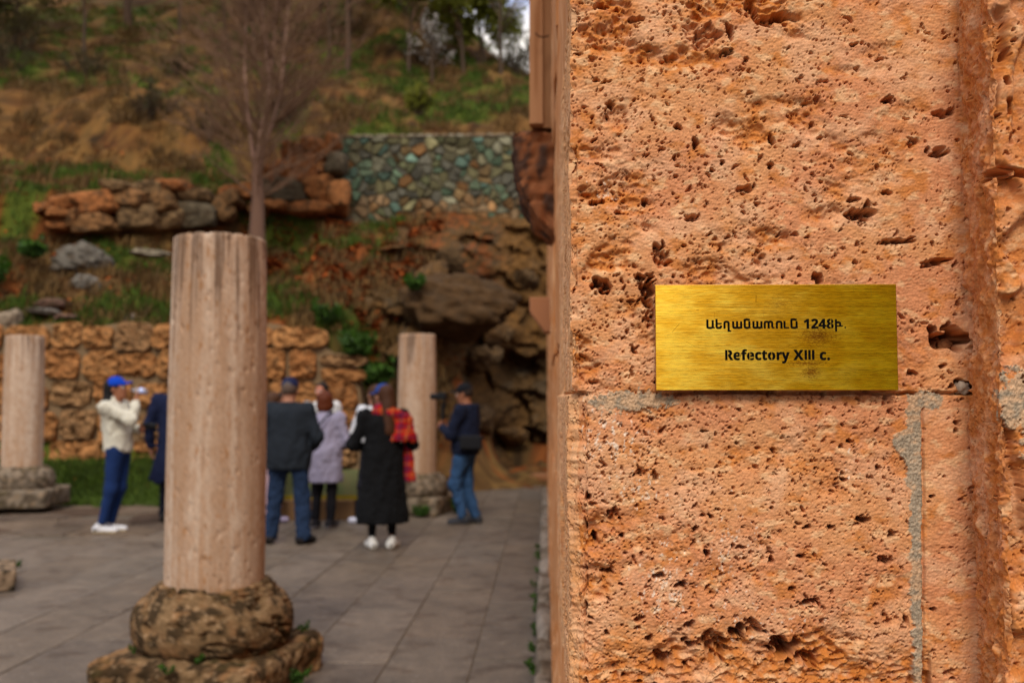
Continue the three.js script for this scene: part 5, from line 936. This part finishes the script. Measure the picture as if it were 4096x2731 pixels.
function person(o) {
  const s = o.H / 1.75, t = thing('person', o.label, 'person', o.at, o.turn), S = (p) => p.map((v) => v * s);
  const lean = o.lean ?? 0, wide = o.wide ?? 1, j = {
    hipR: [-0.09, 0.92, 0], hipL: [0.09, 0.92, 0], kneeR: [-0.1, 0.5, 0.025], kneeL: [0.1, 0.5, 0.025], ankR: [-0.1, 0.085, -0.02], ankL: [0.1, 0.085, -0.02],
    pelvis: [0, 0.96, 0], waist: [0, 1.12, lean * 0.3], chest: [0, 1.3, lean * 0.7], neck: [0, 1.47, lean - 0.015], head: [0, 1.615, lean + 0.02], shR: [-0.19 * wide, 1.41, lean * 0.9 - 0.01], shL: [0.19 * wide, 1.41, lean * 0.9 - 0.01],
    elR: [-0.26, 1.13, 0], elL: [0.26, 1.13, 0], wrR: [-0.2, 0.92, 0.12], wrL: [0.2, 0.92, 0.12], ...o.pose };
  for (const k in j) j[k] = S(j[k]);
  const B = (a, b, ra, rb, flat) => bone(j[a], j[b], ra * s, rb * s, flat), headTurn = o.headTurn ?? [0, 0];
  // the body under the clothes
  const bodyF = join([B('pelvis', 'chest', 0.125, 0.13, 0.72), B('chest', 'neck', 0.11, 0.06), B('hipR', 'kneeR', 0.08, 0.052), B('hipL', 'kneeL', 0.08, 0.052), B('kneeR', 'ankR', 0.05, 0.034), B('kneeL', 'ankL', 0.05, 0.034), B('chest', 'shR', 0.1, 0.058), B('chest', 'shL', 0.1, 0.058), B('shR', 'elR', 0.05, 0.038), B('shL', 'elL', 0.05, 0.038), B('elR', 'wrR', 0.037, 0.026), B('elL', 'wrL', 0.037, 0.026), B('neck', 'head', 0.055, 0.05)], 0.05 * s);
  const all = Object.values(j), parts = [tint(nets(bodyF, ...bounds(all, 0.16 * s), 0.027 * s), o.skin)];
  const m4 = new THREE.Matrix4(), e = new THREE.Euler(headTurn[0], headTurn[1], headTurn[2] ?? 0, 'YXZ');
  const headM = new THREE.Matrix4().compose(V3(...j.head), new THREE.Quaternion().setFromEuler(e), V3(s, s, s).multiplyScalar(1.02));
  const hg = headShape.clone(); tint(hg, (x, y, z) => { const lip = Math.hypot(x / 0.026, (y + 0.062) / 0.009) < 1 && z > 0.07, brow = z > 0.06 && Math.abs(y - 0.036) < 0.006 && Math.abs(Math.abs(x) - 0.032) < 0.018; return brow ? (o.hairColor ?? [0.02, 0.015, 0.01]) : lip ? [o.skin[0] * 0.9, o.skin[1] * 0.55, o.skin[2] * 0.55] : o.skin; }); hg.applyMatrix4(headM); parts.push(hg);
  for (const [w, el, side] of [['wrR', 'elR', -1], ['wrL', 'elL', 1]]) {
    const g = HAND[o.grip?.[side < 0 ? 0 : 1] ? 'grip' : 'relaxed'].clone(), y = V3(...j[w]).sub(V3(...j[el])).normalize(), hint = V3(...(o.palm?.[side < 0 ? 0 : 1] ?? [-side, 0, 0.2])), z = hint.addScaledVector(y, -hint.dot(y)).normalize(), x = V3().crossVectors(y, z);
    // thumb side: towards the body's front for hanging arms, mirrored for the other hand
    const want = V3(...(o.thumb?.[side < 0 ? 0 : 1] ?? [0, 0.3, 1])), flip = x.dot(want) < 0;
    if (flip) { const p = g.attributes.position, n = g.attributes.normal; for (let i = 0; i < p.count; i++) { p.setX(i, -p.getX(i)); n.setX(i, -n.getX(i)); } const ix = g.index.array; for (let i = 0; i < ix.length; i += 3) { const q = ix[i]; ix[i] = ix[i + 1]; ix[i + 1] = q; } }
    m4.makeBasis(x, y, z).setPosition(...j[w]); m4.scale(V3(s, s, s).multiplyScalar(o.female ? 0.92 : 1)); g.applyMatrix4(m4); tint(g, o.skin); parts.push(g);
  }
  mesh('body', mergeGeometries(parts), skinMat, t);
  const fold = (a) => (x, y, z) => a * 1.5 * (n3(x * 8 + o.H * 40, y * 4 + x * 3, z * 8) + 0.7 * (1 - 2 * Math.abs(n3(x * 11 + y * 4, y * 9 + o.H * 9, z * 11))));
  // trousers
  if (o.legs) {
    const q = o.legs.fit ?? 1, f = join([B('pelvis', 'waist', 0.14 * wide, 0.13 * wide, 0.75), B('hipR', 'kneeR', 0.098 * q, 0.072 * q), B('hipL', 'kneeL', 0.098 * q, 0.072 * q), B('kneeR', 'ankR', 0.07 * q, 0.062 * q * (o.legs.cuff ?? 1)), B('kneeL', 'ankL', 0.07 * q, 0.062 * q * (o.legs.cuff ?? 1))], 0.05 * s), low = (o.legs.end ?? 0.07) * s, w = fold(0.006 * (o.legs.folds ?? 1));
    mesh('trousers', nets((x, y, z) => Math.max(f(x, y, z) + w(x, y, z), low - y, y - 1.1 * s), ...bounds([j.hipR, j.hipL, j.kneeR, j.kneeL, j.ankR, j.ankL, S([0, 1.12, 0])], 0.17 * s), 0.018 * s), cloth(o.legs.color), t);
  }
  // jacket, jumper or coat, with its sleeves
  const tp = o.top, q = tp.fit ?? 1, fl = tp.flat ?? 0.74, list = [B('pelvis', 'chest', (tp.hip ?? 0.15) * q * wide, (tp.bust ?? 0.155) * q * wide, fl), B('chest', 'neck', 0.125 * q, 0.07), B('chest', 'shR', 0.115 * q, 0.072 * q), B('chest', 'shL', 0.115 * q, 0.072 * q), B('shR', 'elR', 0.07 * q, 0.058 * q), B('shL', 'elL', 0.07 * q, 0.058 * q), B('elR', 'wrR', 0.057 * q, 0.046 * q), B('elL', 'wrL', 0.057 * q, 0.046 * q)];
  if (tp.hem < 0.88) list.push(bone(S([0, 0.98, lean * 0.2]), S([0, tp.hem - 0.1, tp.drift ?? 0]), (tp.hip ?? 0.15) * q * wide * s, (tp.flare ?? 0.19) * s, tp.skirtFlat ?? 0.72));
  if (tp.hood) list.push(blob([j.neck[0], j.neck[1] - 0.02 * s, j.neck[2] - 0.09 * s], [0.13 * s, 0.09 * s, 0.07 * s]));
  const jf = join(list, 0.05 * s), jw = fold(0.007 * (tp.folds ?? 1)), cut = (tp.collar ?? 1.5) * s;
  const handCut = (x, y, z) => { let d = -1; for (const [a, b] of [['elR', 'wrR'], ['elL', 'wrL']]) { const ux = j[b][0] - j[a][0], uy = j[b][1] - j[a][1], uz = j[b][2] - j[a][2], l = Math.hypot(ux, uy, uz), h = ((x - j[b][0]) * ux + (y - j[b][1]) * uy + (z - j[b][2]) * uz) / l; if (Math.hypot(x - j[b][0], y - j[b][1], z - j[b][2]) < 0.13 * s) d = Math.max(d, h - 0.012 * s); } return d; };
  const jg = nets((x, y, z) => Math.max(jf(x, y, z) + jw(x, y, z), tp.hem * s + (tp.wave ?? 0) * Math.sin(x * 30) - y, y - cut, handCut(x, y, z)), ...bounds([j.shR, j.shL, j.elR, j.elL, j.wrR, j.wrL, S([-0.25, tp.hem - 0.12, -0.16]), S([0.25, 1.5, 0.16])], 0.15 * s), 0.019 * s);
  mesh(tp.name ?? 'jacket', tp.paint ? tint(jg, (x, y, z) => tp.paint(x / s, y / s, z / s)) : jg, tp.paint ? clothVC : cloth(tp.color), t);
  if (tp.neck) mesh('collar', nets(join([bone(S([j.neck[0] / s, 1.44, j.neck[2] / s]), S([j.neck[0] / s, 1.5, j.neck[2] / s + 0.01]), 0.085 * s, 0.07 * s)], 0.01), ...bounds([j.neck], 0.16 * s), 0.01 * s), cloth(tp.neck), t);
  // shoes
  for (const [a, k] of [['ankR', -1], ['ankL', 1]]) {
    const A = j[a], splay = (o.splay?.[k < 0 ? 0 : 1] ?? k * 0.15), dx = Math.sin(splay), dz = Math.cos(splay), lift = o.lift?.[k < 0 ? 0 : 1] ?? 0, y0 = A[1] - 0.085 * s;
    const heel = [A[0] - dx * 0.05 * s, y0 + 0.045 * s, A[2] - dz * 0.05 * s], toe = [A[0] + dx * 0.16 * s, y0 + (0.036 - lift) * s, A[2] + dz * 0.16 * s], up = [A[0], y0 + 0.1 * s, A[2] - dz * 0.012 * s];
    const f = join([bone(heel, toe, 0.045 * s, 0.04 * s), bone(heel, up, 0.044 * s, 0.043 * s)], 0.03 * s);
    mesh('shoe', tint(nets((x, y, z) => Math.max(f(x, y, z), y0 - (lift ? lift * s * 0.9 * Math.max(0, ((x - A[0]) * dx + (z - A[2]) * dz) / (0.16 * s)) : 0) + 0.002 - y), ...bounds([heel, toe, up], 0.06 * s), 0.011 * s), (x, y, z) => (y < y0 + 0.03 * s ? o.sole ?? o.shoe : o.shoe)), clothVC, t);
  }
  // hair and cap follow the head
  const onHead = (g) => g.applyMatrix4(headM);
  if (o.hair) {
    const shell = blob([0, 0.034, -0.018], [0.086, 0.098, 0.106]), face = (x, y, z) => Math.max(0.052 - z - 0.25 * Math.max(0, y), y - 0.082), L = [];
    const open = (x, y, z) => Math.min(0, 0) || Math.max(-(z - 0.045 - 0.3 * Math.max(0, 0.02 - y)), -(0.085 - y));          // forehead and face stay free
    for (const h of o.hair.locks ?? []) L.push(bone(h[0], h[1], h[2], h[3], h[4] ?? 1));
    const f = (x, y, z) => { let d = Math.max(shell(x, y, z), -0.035 - y + 0.4 * Math.max(0, z)); d = Math.max(d, -Math.max(0.05 - z, y - 0.075)); for (const b of L) d = smin(d, b(x, y, z), 0.03); return d + 0.004 * n3(x * 60, y * 20, z * 60); };
    mesh('hair', onHead(nets(f, o.hair.lo ?? [-0.13, -0.2, -0.16], o.hair.hi ?? [0.13, 0.16, 0.14], 0.011)), cloth(o.hairColor, { roughness: 0.6 }), t);
  }
  if (o.beard) mesh('beard', onHead(nets((x, y, z) => Math.max(join([blob([0, -0.07, 0.035], [0.064, 0.06, 0.062]), blob([0, -0.045, 0.088], [0.035, 0.012, 0.018])], 0.01)(x, y, z), y + 0.028, -(z + 0.005), -(Math.hypot(x / 0.022, (y + 0.063) / 0.008, (z - 0.095) / 0.03) - 1) * 0.008), [-0.09, -0.15, -0.03], [0.09, -0.01, 0.12], 0.0075)), cloth(o.hairColor), t);
  if (o.cap) {
    const crown = blob([0, 0.05, -0.01], [0.093, 0.096, 0.108]), brim = blob([0, 0.052, 0.125], [0.07, 0.009, 0.075]);
    const c = mesh('cap', onHead(nets((x, y, z) => smin(Math.max(crown(x, y, z), 0.038 - y - 0.1 * z), Math.max(brim(x, y + 4 * x * x, z), 0.05 - z), 0.006), [-0.12, 0.0, -0.14], [0.12, 0.17, 0.22], 0.008)), cloth(o.cap.color), t);
    if (o.cap.strap) { const g = onHead(new THREE.TorusGeometry(0.034, 0.007, 6, 16, Math.PI).translate(0, 0.05, 0).rotateX(0.12).translate(0, 0, -0.118)); const m = mesh('back_strap', g, cloth(o.cap.strap), c); }
  }
  if (o.face !== false) for (const k of [-1, 1]) { const g = onHead(new THREE.SphereGeometry(0.0125, 12, 8).translate(k * 0.03, 0.006, 0.0835)); tint(g, () => [0.6, 0.56, 0.52]); const ir = onHead(new THREE.SphereGeometry(0.006, 8, 6).translate(k * 0.03, 0.006, 0.092)); tint(ir, () => [0.03, 0.018, 0.01]); for (const q2 of [g, ir]) q2.deleteAttribute('uv'); mesh('eye', mergeGeometries([g, ir]), clothVC, t); }
  t.userData.joints = undefined; t.userData.names = undefined;
  return { t, s, j, headM };
}
const SKIN = [0.3, 0.135, 0.08], TANNED = [0.25, 0.1, 0.052];
const longHair = (w) => ({ locks: [[[0, 0.04, -0.06], [0.0, -0.12, -0.1], 0.085, 0.075], [[0, -0.12, -0.1], [0.02, -0.36, -0.14], 0.075, w, 0.7]], lo: [-0.16, -0.48, -0.24], hi: [0.16, 0.16, 0.14] });

// woman drinking, seen from her right side
person({ label: 'woman in blue cap and cream jumper drinking from a bottle', at: [-4.87, 0, -11.2], turn: Math.PI / 2 - 0.08, H: 1.76, female: true, skin: TANNED, hairColor: [0.012, 0.01, 0.01], lean: -0.035, headTurn: [-0.16, 0],
  pose: { elR: [-0.2, 1.27, 0.27], wrR: [-0.1, 1.49, 0.265], elL: [0.24, 1.17, 0.06], wrL: [0.1, 1.16, 0.22], ankR: [-0.07, 0.085, -0.13], ankL: [0.07, 0.085, -0.1], kneeR: [-0.08, 0.5, -0.02], kneeL: [0.08, 0.5, 0.0], hipR: [-0.085, 0.92, 0.02], hipL: [0.085, 0.92, 0.02], pelvis: [0, 0.96, 0.01] },
  grip: [1, 1], palm: [[0.7, 0.2, 0.6], [-0.5, 0, -0.5]], thumb: [[0, 0, -1], [0, 1, 0]], splay: [0.02, 0.1],
  legs: { color: [0.012, 0.03, 0.105], fit: 0.98, cuff: 0.8, folds: 0.5, end: 0.1 }, top: { name: 'jumper', color: [0.62, 0.57, 0.45], hem: 0.9, fit: 1.06, flat: 0.86, neck: [0.62, 0.57, 0.46], folds: 1.6, hip: 0.155 }, shoe: [0.52, 0.5, 0.5], sole: [0.55, 0.42, 0.22], hair: longHair(0.035), cap: { color: [0.005, 0.05, 0.42] } });
{
  const b = thing('water_bottle', 'clear plastic water bottle held to the mouth of the woman in blue cap', 'bottle', [-4.615, 1.605, -11.1]);
  const m = mesh('bottle_body', new THREE.LatheGeometry([[0.001, 0], [0.028, 0], [0.03, 0.01], [0.03, 0.11], [0.026, 0.125], [0.012, 0.155], [0.011, 0.175], [0.001, 0.175]].map(([a, c]) => new THREE.Vector2(a, c)), 24), new THREE.MeshPhysicalMaterial({ color: rgb(0.9, 0.93, 1), roughness: 0.1, transmission: 0.9, thickness: 0 }), b);
  const l = mesh('label_band', new THREE.CylinderGeometry(0.0306, 0.0306, 0.04, 24, 1, true).translate(0, 0.06, 0), std({ color: rgb(0.5, 0.55, 0.8), side: THREE.DoubleSide }), b);
  b.rotation.set(0, 0.1, Math.PI / 2 - 0.1); b.position.set(-4.5, 1.6, -11.1);
  const c = thing('camera', 'small black camera held at the chest by the woman in blue cap', 'camera', [-4.58, 1.2, -11.3]);
  mesh('camera_body', new RoundedBoxGeometry(0.1, 0.075, 0.12, 3, 0.012), cloth([0.012, 0.012, 0.013], { roughness: 0.5 }), c); mesh('lens', new THREE.CylinderGeometry(0.03, 0.033, 0.07, 20).rotateZ(Math.PI / 2).translate(0.075, 0, 0), cloth([0.01, 0.01, 0.01], { roughness: 0.4 }), c);
}
// tall person in a long navy coat, half hidden by the tall column
person({ label: 'tall person in a long navy coat half hidden behind the tall column', at: [-4.62, 0, -12.3], turn: Math.PI + 0.2, H: 1.86, skin: SKIN, hairColor: [0.02, 0.012, 0.008], face: false, pose: { elL: [0.3, 1.12, -0.02], wrL: [0.28, 0.86, 0.05] },
  legs: { color: [0.012, 0.013, 0.022] }, top: { name: 'coat', color: [0.01, 0.014, 0.04], hem: 0.46, flare: 0.27, fit: 1.08, skirtFlat: 0.8, wave: 0.02 }, shoe: [0.02, 0.018, 0.018], hair: {} });
// man in grey jacket
person({ label: 'man in dark grey jacket, navy cap and loose jeans with his back turned', at: [-2.71, 0, -10.45], turn: Math.PI - 0.1, H: 1.73, wide: 1.12, skin: SKIN, hairColor: [0.12, 0.08, 0.06], face: true, headTurn: [0.05, 0.1],
  pose: { elR: [-0.32, 1.12, 0.0], elL: [0.32, 1.12, 0.0], wrR: [-0.2, 1.0, 0.2], wrL: [0.2, 1.0, 0.2], hipR: [-0.11, 0.9, 0], hipL: [0.11, 0.9, 0], kneeR: [-0.15, 0.5, 0.03], kneeL: [0.15, 0.5, 0.03], ankR: [-0.18, 0.085, -0.02], ankL: [0.19, 0.085, -0.02] },
  legs: { color: [0.016, 0.03, 0.065], fit: 1.16, cuff: 1.2, folds: 1.6, end: 0.04 }, top: { color: [0.017, 0.021, 0.027], hem: 0.78, fit: 1.12, flare: 0.2, hip: 0.165, flat: 0.78, folds: 1.1 }, shoe: [0.02, 0.016, 0.014], hair: {}, cap: { color: [0.013, 0.016, 0.05], strap: [0.12, 0.12, 0.13] }, splay: [-0.35, 0.35] });
// woman in lavender cardigan
person({ label: 'woman with auburn bob in a long lavender grey cardigan and black trousers', at: [-2.62, 0, -11.75], turn: Math.PI - 0.15, H: 1.6, wide: 1.06, female: true, skin: SKIN, hairColor: [0.1, 0.022, 0.006], pose: { elR: [-0.3, 1.1, 0.02], elL: [0.29, 1.12, 0.04], wrR: [-0.16, 1.02, 0.22], wrL: [0.15, 1.04, 0.22] },
  legs: { color: [0.012, 0.011, 0.013], fit: 0.98, end: 0.1 }, top: { name: 'cardigan', color: [0.3, 0.27, 0.36], hem: 0.58, flare: 0.225, fit: 1.1, hip: 0.18, skirtFlat: 0.8, flat: 0.84, folds: 1.2 }, shoe: [0.02, 0.018, 0.02], sole: [0.3, 0.28, 0.3], hair: { locks: [[[0, 0.03, -0.02], [0, -0.06, -0.03], 0.1, 0.1], [[-0.06, -0.04, 0], [0.06, -0.04, 0], 0.055, 0.055]], lo: [-0.16, -0.22, -0.18], hi: [0.16, 0.18, 0.14] } });
{
  const b = thing('shoulder_bag', 'black shoulder bag on a cross strap at the hip of the woman in lavender', 'bag', [-2.86, 0.82, -11.62]);
  mesh('pouch', new RoundedBoxGeometry(0.2, 0.24, 0.09, 3, 0.025), cloth([0.012, 0.012, 0.013]), b);
  mesh('strap', new THREE.TubeGeometry(new THREE.CatmullRomCurve3([V3(0.02, 0.12, 0.03), V3(0.08, 0.22, 0.09), V3(0.22, 0.38, 0.1), V3(0.31, 0.5, 0.05), V3(0.34, 0.54, -0.06), V3(0.28, 0.44, -0.24), V3(0.1, 0.2, -0.25), V3(-0.01, 0.12, -0.05)]), 40, 0.011, 6), cloth([0.02, 0.022, 0.035]), b);
}
// bearded man facing the yard
person({ label: 'bearded man in a white shirt facing the yard behind the group', at: [-3.1, 0, -13.7], turn: 0.25, H: 1.75, skin: [0.4, 0.15, 0.09], hairColor: [0.014, 0.009, 0.007], headTurn: [0.05, -0.6], legs: { color: [0.02, 0.02, 0.025] }, top: { name: 'shirt', color: [0.6, 0.58, 0.56], hem: 0.86 }, shoe: [0.03, 0.02, 0.015], hair: {}, beard: true });
// two visitors next to the column
person({ label: 'woman with brown hair and pink trousers partly behind the tall column', at: [-3.36, 0, -12.2], turn: 2.6, H: 1.6, female: true, skin: SKIN, hairColor: [0.07, 0.03, 0.014], headTurn: [0, 0.2], legs: { color: [0.5, 0.33, 0.36] }, top: { name: 'jumper', color: [0.11, 0.075, 0.06], hem: 0.84 }, shoe: [0.3, 0.25, 0.35], hair: longHair(0.05) });
person({ label: 'dark-haired person looking over beside the man in grey jacket', at: [-3.56, 0, -13.4], turn: 0.5, H: 1.62, skin: TANNED, hairColor: [0.012, 0.009, 0.008], headTurn: [0.1, 0.3], legs: { color: [0.02, 0.02, 0.03] }, top: { color: [0.05, 0.04, 0.035], hem: 0.84 }, shoe: [0.03, 0.02, 0.02], hair: {} });
// woman in white top
person({ label: 'brown-haired woman in white top half hidden by the woman in black coat', at: [-2.08, 0, -12.1], turn: Math.PI + 0.75, H: 1.69, female: true, skin: SKIN, hairColor: [0.06, 0.024, 0.01], pose: { elR: [-0.3, 1.14, 0.02], elL: [0.3, 1.12, 0.04], wrL: [0.22, 0.98, 0.22], ankR: [-0.1, 0.085, 0.06], ankL: [0.14, 0.085, 0.12], kneeL: [0.13, 0.5, 0.06] },
  legs: { color: [0.02, 0.02, 0.028] }, top: { name: 'jumper', color: [0.6, 0.6, 0.62], hem: 0.88, fit: 1.02 }, shoe: [0.55, 0.54, 0.62], hair: longHair(0.04) });
// woman in black coat with scarf
{
  const p = person({ label: 'woman in long black coat, blue cap and red tartan scarf', at: [-1.66, 0, -10.15], turn: Math.PI + 0.3, H: 1.66, wide: 1.05, female: true, skin: SKIN, hairColor: [0.055, 0.02, 0.008], headTurn: [0.05, 0.5], pose: { elR: [-0.33, 1.1, 0.02], elL: [0.32, 1.1, 0.0], wrR: [-0.14, 1.06, 0.2], wrL: [0.14, 1.06, 0.2], ankR: [-0.1, 0.085, -0.03], ankL: [0.11, 0.085, 0.0] },
    legs: { color: [0.006, 0.006, 0.007], fit: 0.8, cuff: 0.72, end: 0.11 }, top: { name: 'coat', color: [0.006, 0.006, 0.0065], hem: 0.27, flare: 0.275, fit: 1.1, skirtFlat: 0.85, hip: 0.165, folds: 1.3, flat: 0.82 }, shoe: [0.52, 0.5, 0.46], sole: [0.6, 0.56, 0.48], hair: longHair(0.06), cap: { color: [0.022, 0.05, 0.2] }, splay: [-0.5, 0.15] });
  const tartan = (x, y, z) => { const u = (x * 0.8 + z * 0.6 + 10) * 9, v = (y + 10) * 9, a = ((u % 1) + 1) % 1, b = ((v % 1) + 1) % 1; let c = [0.3, 0.01, 0.009]; if (a < 0.24) c = mix3(c, [0.02, 0.012, 0.05], 0.5); if (b < 0.24) c = mix3(c, [0.02, 0.01, 0.04], 0.55); if (Math.abs(a - 0.62) < 0.05 || Math.abs(b - 0.62) < 0.05) c = mix3(c, [0.5, 0.2, 0.04], 0.4); return c; };
  const s = p.s, n = p.j.neck, S3 = (x, y, z) => [x * s, y * s, z * s];
  const f = join([bone(S3(-0.07, 1.43, 0.04), S3(-0.05, 1.5, -0.04), 0.075 * s, 0.07 * s), bone(S3(0.06, 1.42, 0.03), S3(0.05, 1.48, -0.05), 0.075 * s, 0.07 * s), bone(S3(-0.06, 1.45, -0.06), S3(0.06, 1.45, -0.06), 0.06 * s, 0.06 * s)], 0.03);
  const inside = bone(S3(0, 1.4, 0), S3(0, 1.6, 0), 0.05 * s, 0.05 * s);
  mesh('scarf', tint(nets((x, y, z) => f(x, y, z) + 0.006 * n3(x * 30, y * 30, z * 30), [-0.22, 1.25, -0.2], [0.22, 1.55, 0.2], 0.011), tartan), clothVC, p.t);
  // the loose end thrown over the right-hand shoulder, hanging down the back, and the long end in front of the hip
  const shawl = join([bone(S3(-0.06, 1.44, -0.1), S3(-0.24, 1.37, -0.04), 0.075 * s, 0.072 * s), bone(S3(-0.12, 1.36, -0.1), S3(-0.15, 1.18, -0.13), 0.06 * s, 0.085 * s, 0.45), bone(S3(-0.22, 1.36, -0.06), S3(-0.29, 1.18, -0.06), 0.055 * s, 0.065 * s, 0.7)], 0.04);
  mesh('scarf', tint(nets((x, y, z) => Math.max(shawl(x, y, z) + 0.012 * n3(x * 24, y * 9, z * 24), 1.14 * s + 0.02 * n3(x * 14, 1, 2) + 0.1 * (x + 0.2) - y), [-0.46, 0.98, -0.34], [0.12, 1.5, 0.16], 0.011), tartan), clothVC, p.t);
  const tail = bone(S3(-0.27, 1.05, 0.02), S3(-0.29, 0.72, -0.02), 0.045 * s, 0.05 * s, 0.5);
  mesh('scarf', tint(nets((x, y, z) => Math.max(tail(x, y, z) + 0.004 * n3(x * 30, y * 9, z * 30), 0.7 * s - y), [-0.4, 0.6, -0.14], [-0.12, 1.14, 0.14], 0.011), tartan), clothVC, p.t);
}
// man filming
person({ label: 'man in navy hooded jacket and black cap filming beside the cliff', at: [-0.98, 0, -12.2], turn: -Math.PI / 2 - 0.3, H: 1.7, wide: 1.05, skin: TANNED, hairColor: [0.03, 0.02, 0.015], headTurn: [0.1, 0.05], pose: { elR: [-0.25, 1.12, 0.1], elL: [0.25, 1.12, 0.1], wrR: [-0.06, 1.22, 0.29], wrL: [0.08, 1.2, 0.29], kneeL: [0.1, 0.5, 0.1], ankL: [0.09, 0.1, 0.0], kneeR: [-0.09, 0.5, 0.02], ankR: [-0.09, 0.085, -0.1] },
  grip: [1, 1], palm: [[1, 0, 0.2], [-1, 0, 0.2]], thumb: [[0, 1, 0], [0, 1, 0]], lift: [0, 0.02],
  legs: { color: [0.03, 0.07, 0.15], fit: 1.1, cuff: 1.0, folds: 1.5, end: 0.07 }, top: { color: [0.009, 0.012, 0.028], hem: 0.86, fit: 1.16, flat: 0.95, hood: true, hip: 0.15 }, shoe: [0.03, 0.03, 0.034], sole: [0.05, 0.05, 0.055], hair: {}, cap: { color: [0.008, 0.008, 0.01] } });
{
  const c = thing('video_camera', 'black camera on a hand grip held by the man in navy jacket', 'camera', [-1.27, 1.16, -12.28], -0.2), bk = cloth([0.01, 0.01, 0.011], { roughness: 0.5 });
  mesh('grip_stick', new THREE.CapsuleGeometry(0.02, 0.26, 4, 12).translate(0, 0.15, 0), bk, c); mesh('camera_body', new RoundedBoxGeometry(0.1, 0.09, 0.13, 3, 0.014).translate(0, 0.39, 0), bk, c); mesh('lens', new THREE.CylinderGeometry(0.036, 0.04, 0.11, 20).rotateZ(Math.PI / 2).translate(-0.1, 0.385, 0), bk, c); mesh('side_arm', new THREE.CapsuleGeometry(0.013, 0.14, 4, 8).rotateX(0.3).translate(0.05, 0.32, 0.07), bk, c);
  const b = thing('waist_bag', 'black waist bag on the hip of the man in navy jacket', 'bag', [-0.9, 0.99, -11.98], 0.15);
  mesh('pouch', new RoundedBoxGeometry(0.27, 0.18, 0.12, 4, 0.04), cloth([0.014, 0.014, 0.016]), b);
  mesh('belt', new THREE.TorusGeometry(0.2, 0.012, 6, 32).rotateX(Math.PI / 2).scale(1, 1.6, 0.9).translate(-0.03, 0.05, -0.19), cloth([0.012, 0.012, 0.014]), b);
}
renderer.render(scene, camera);
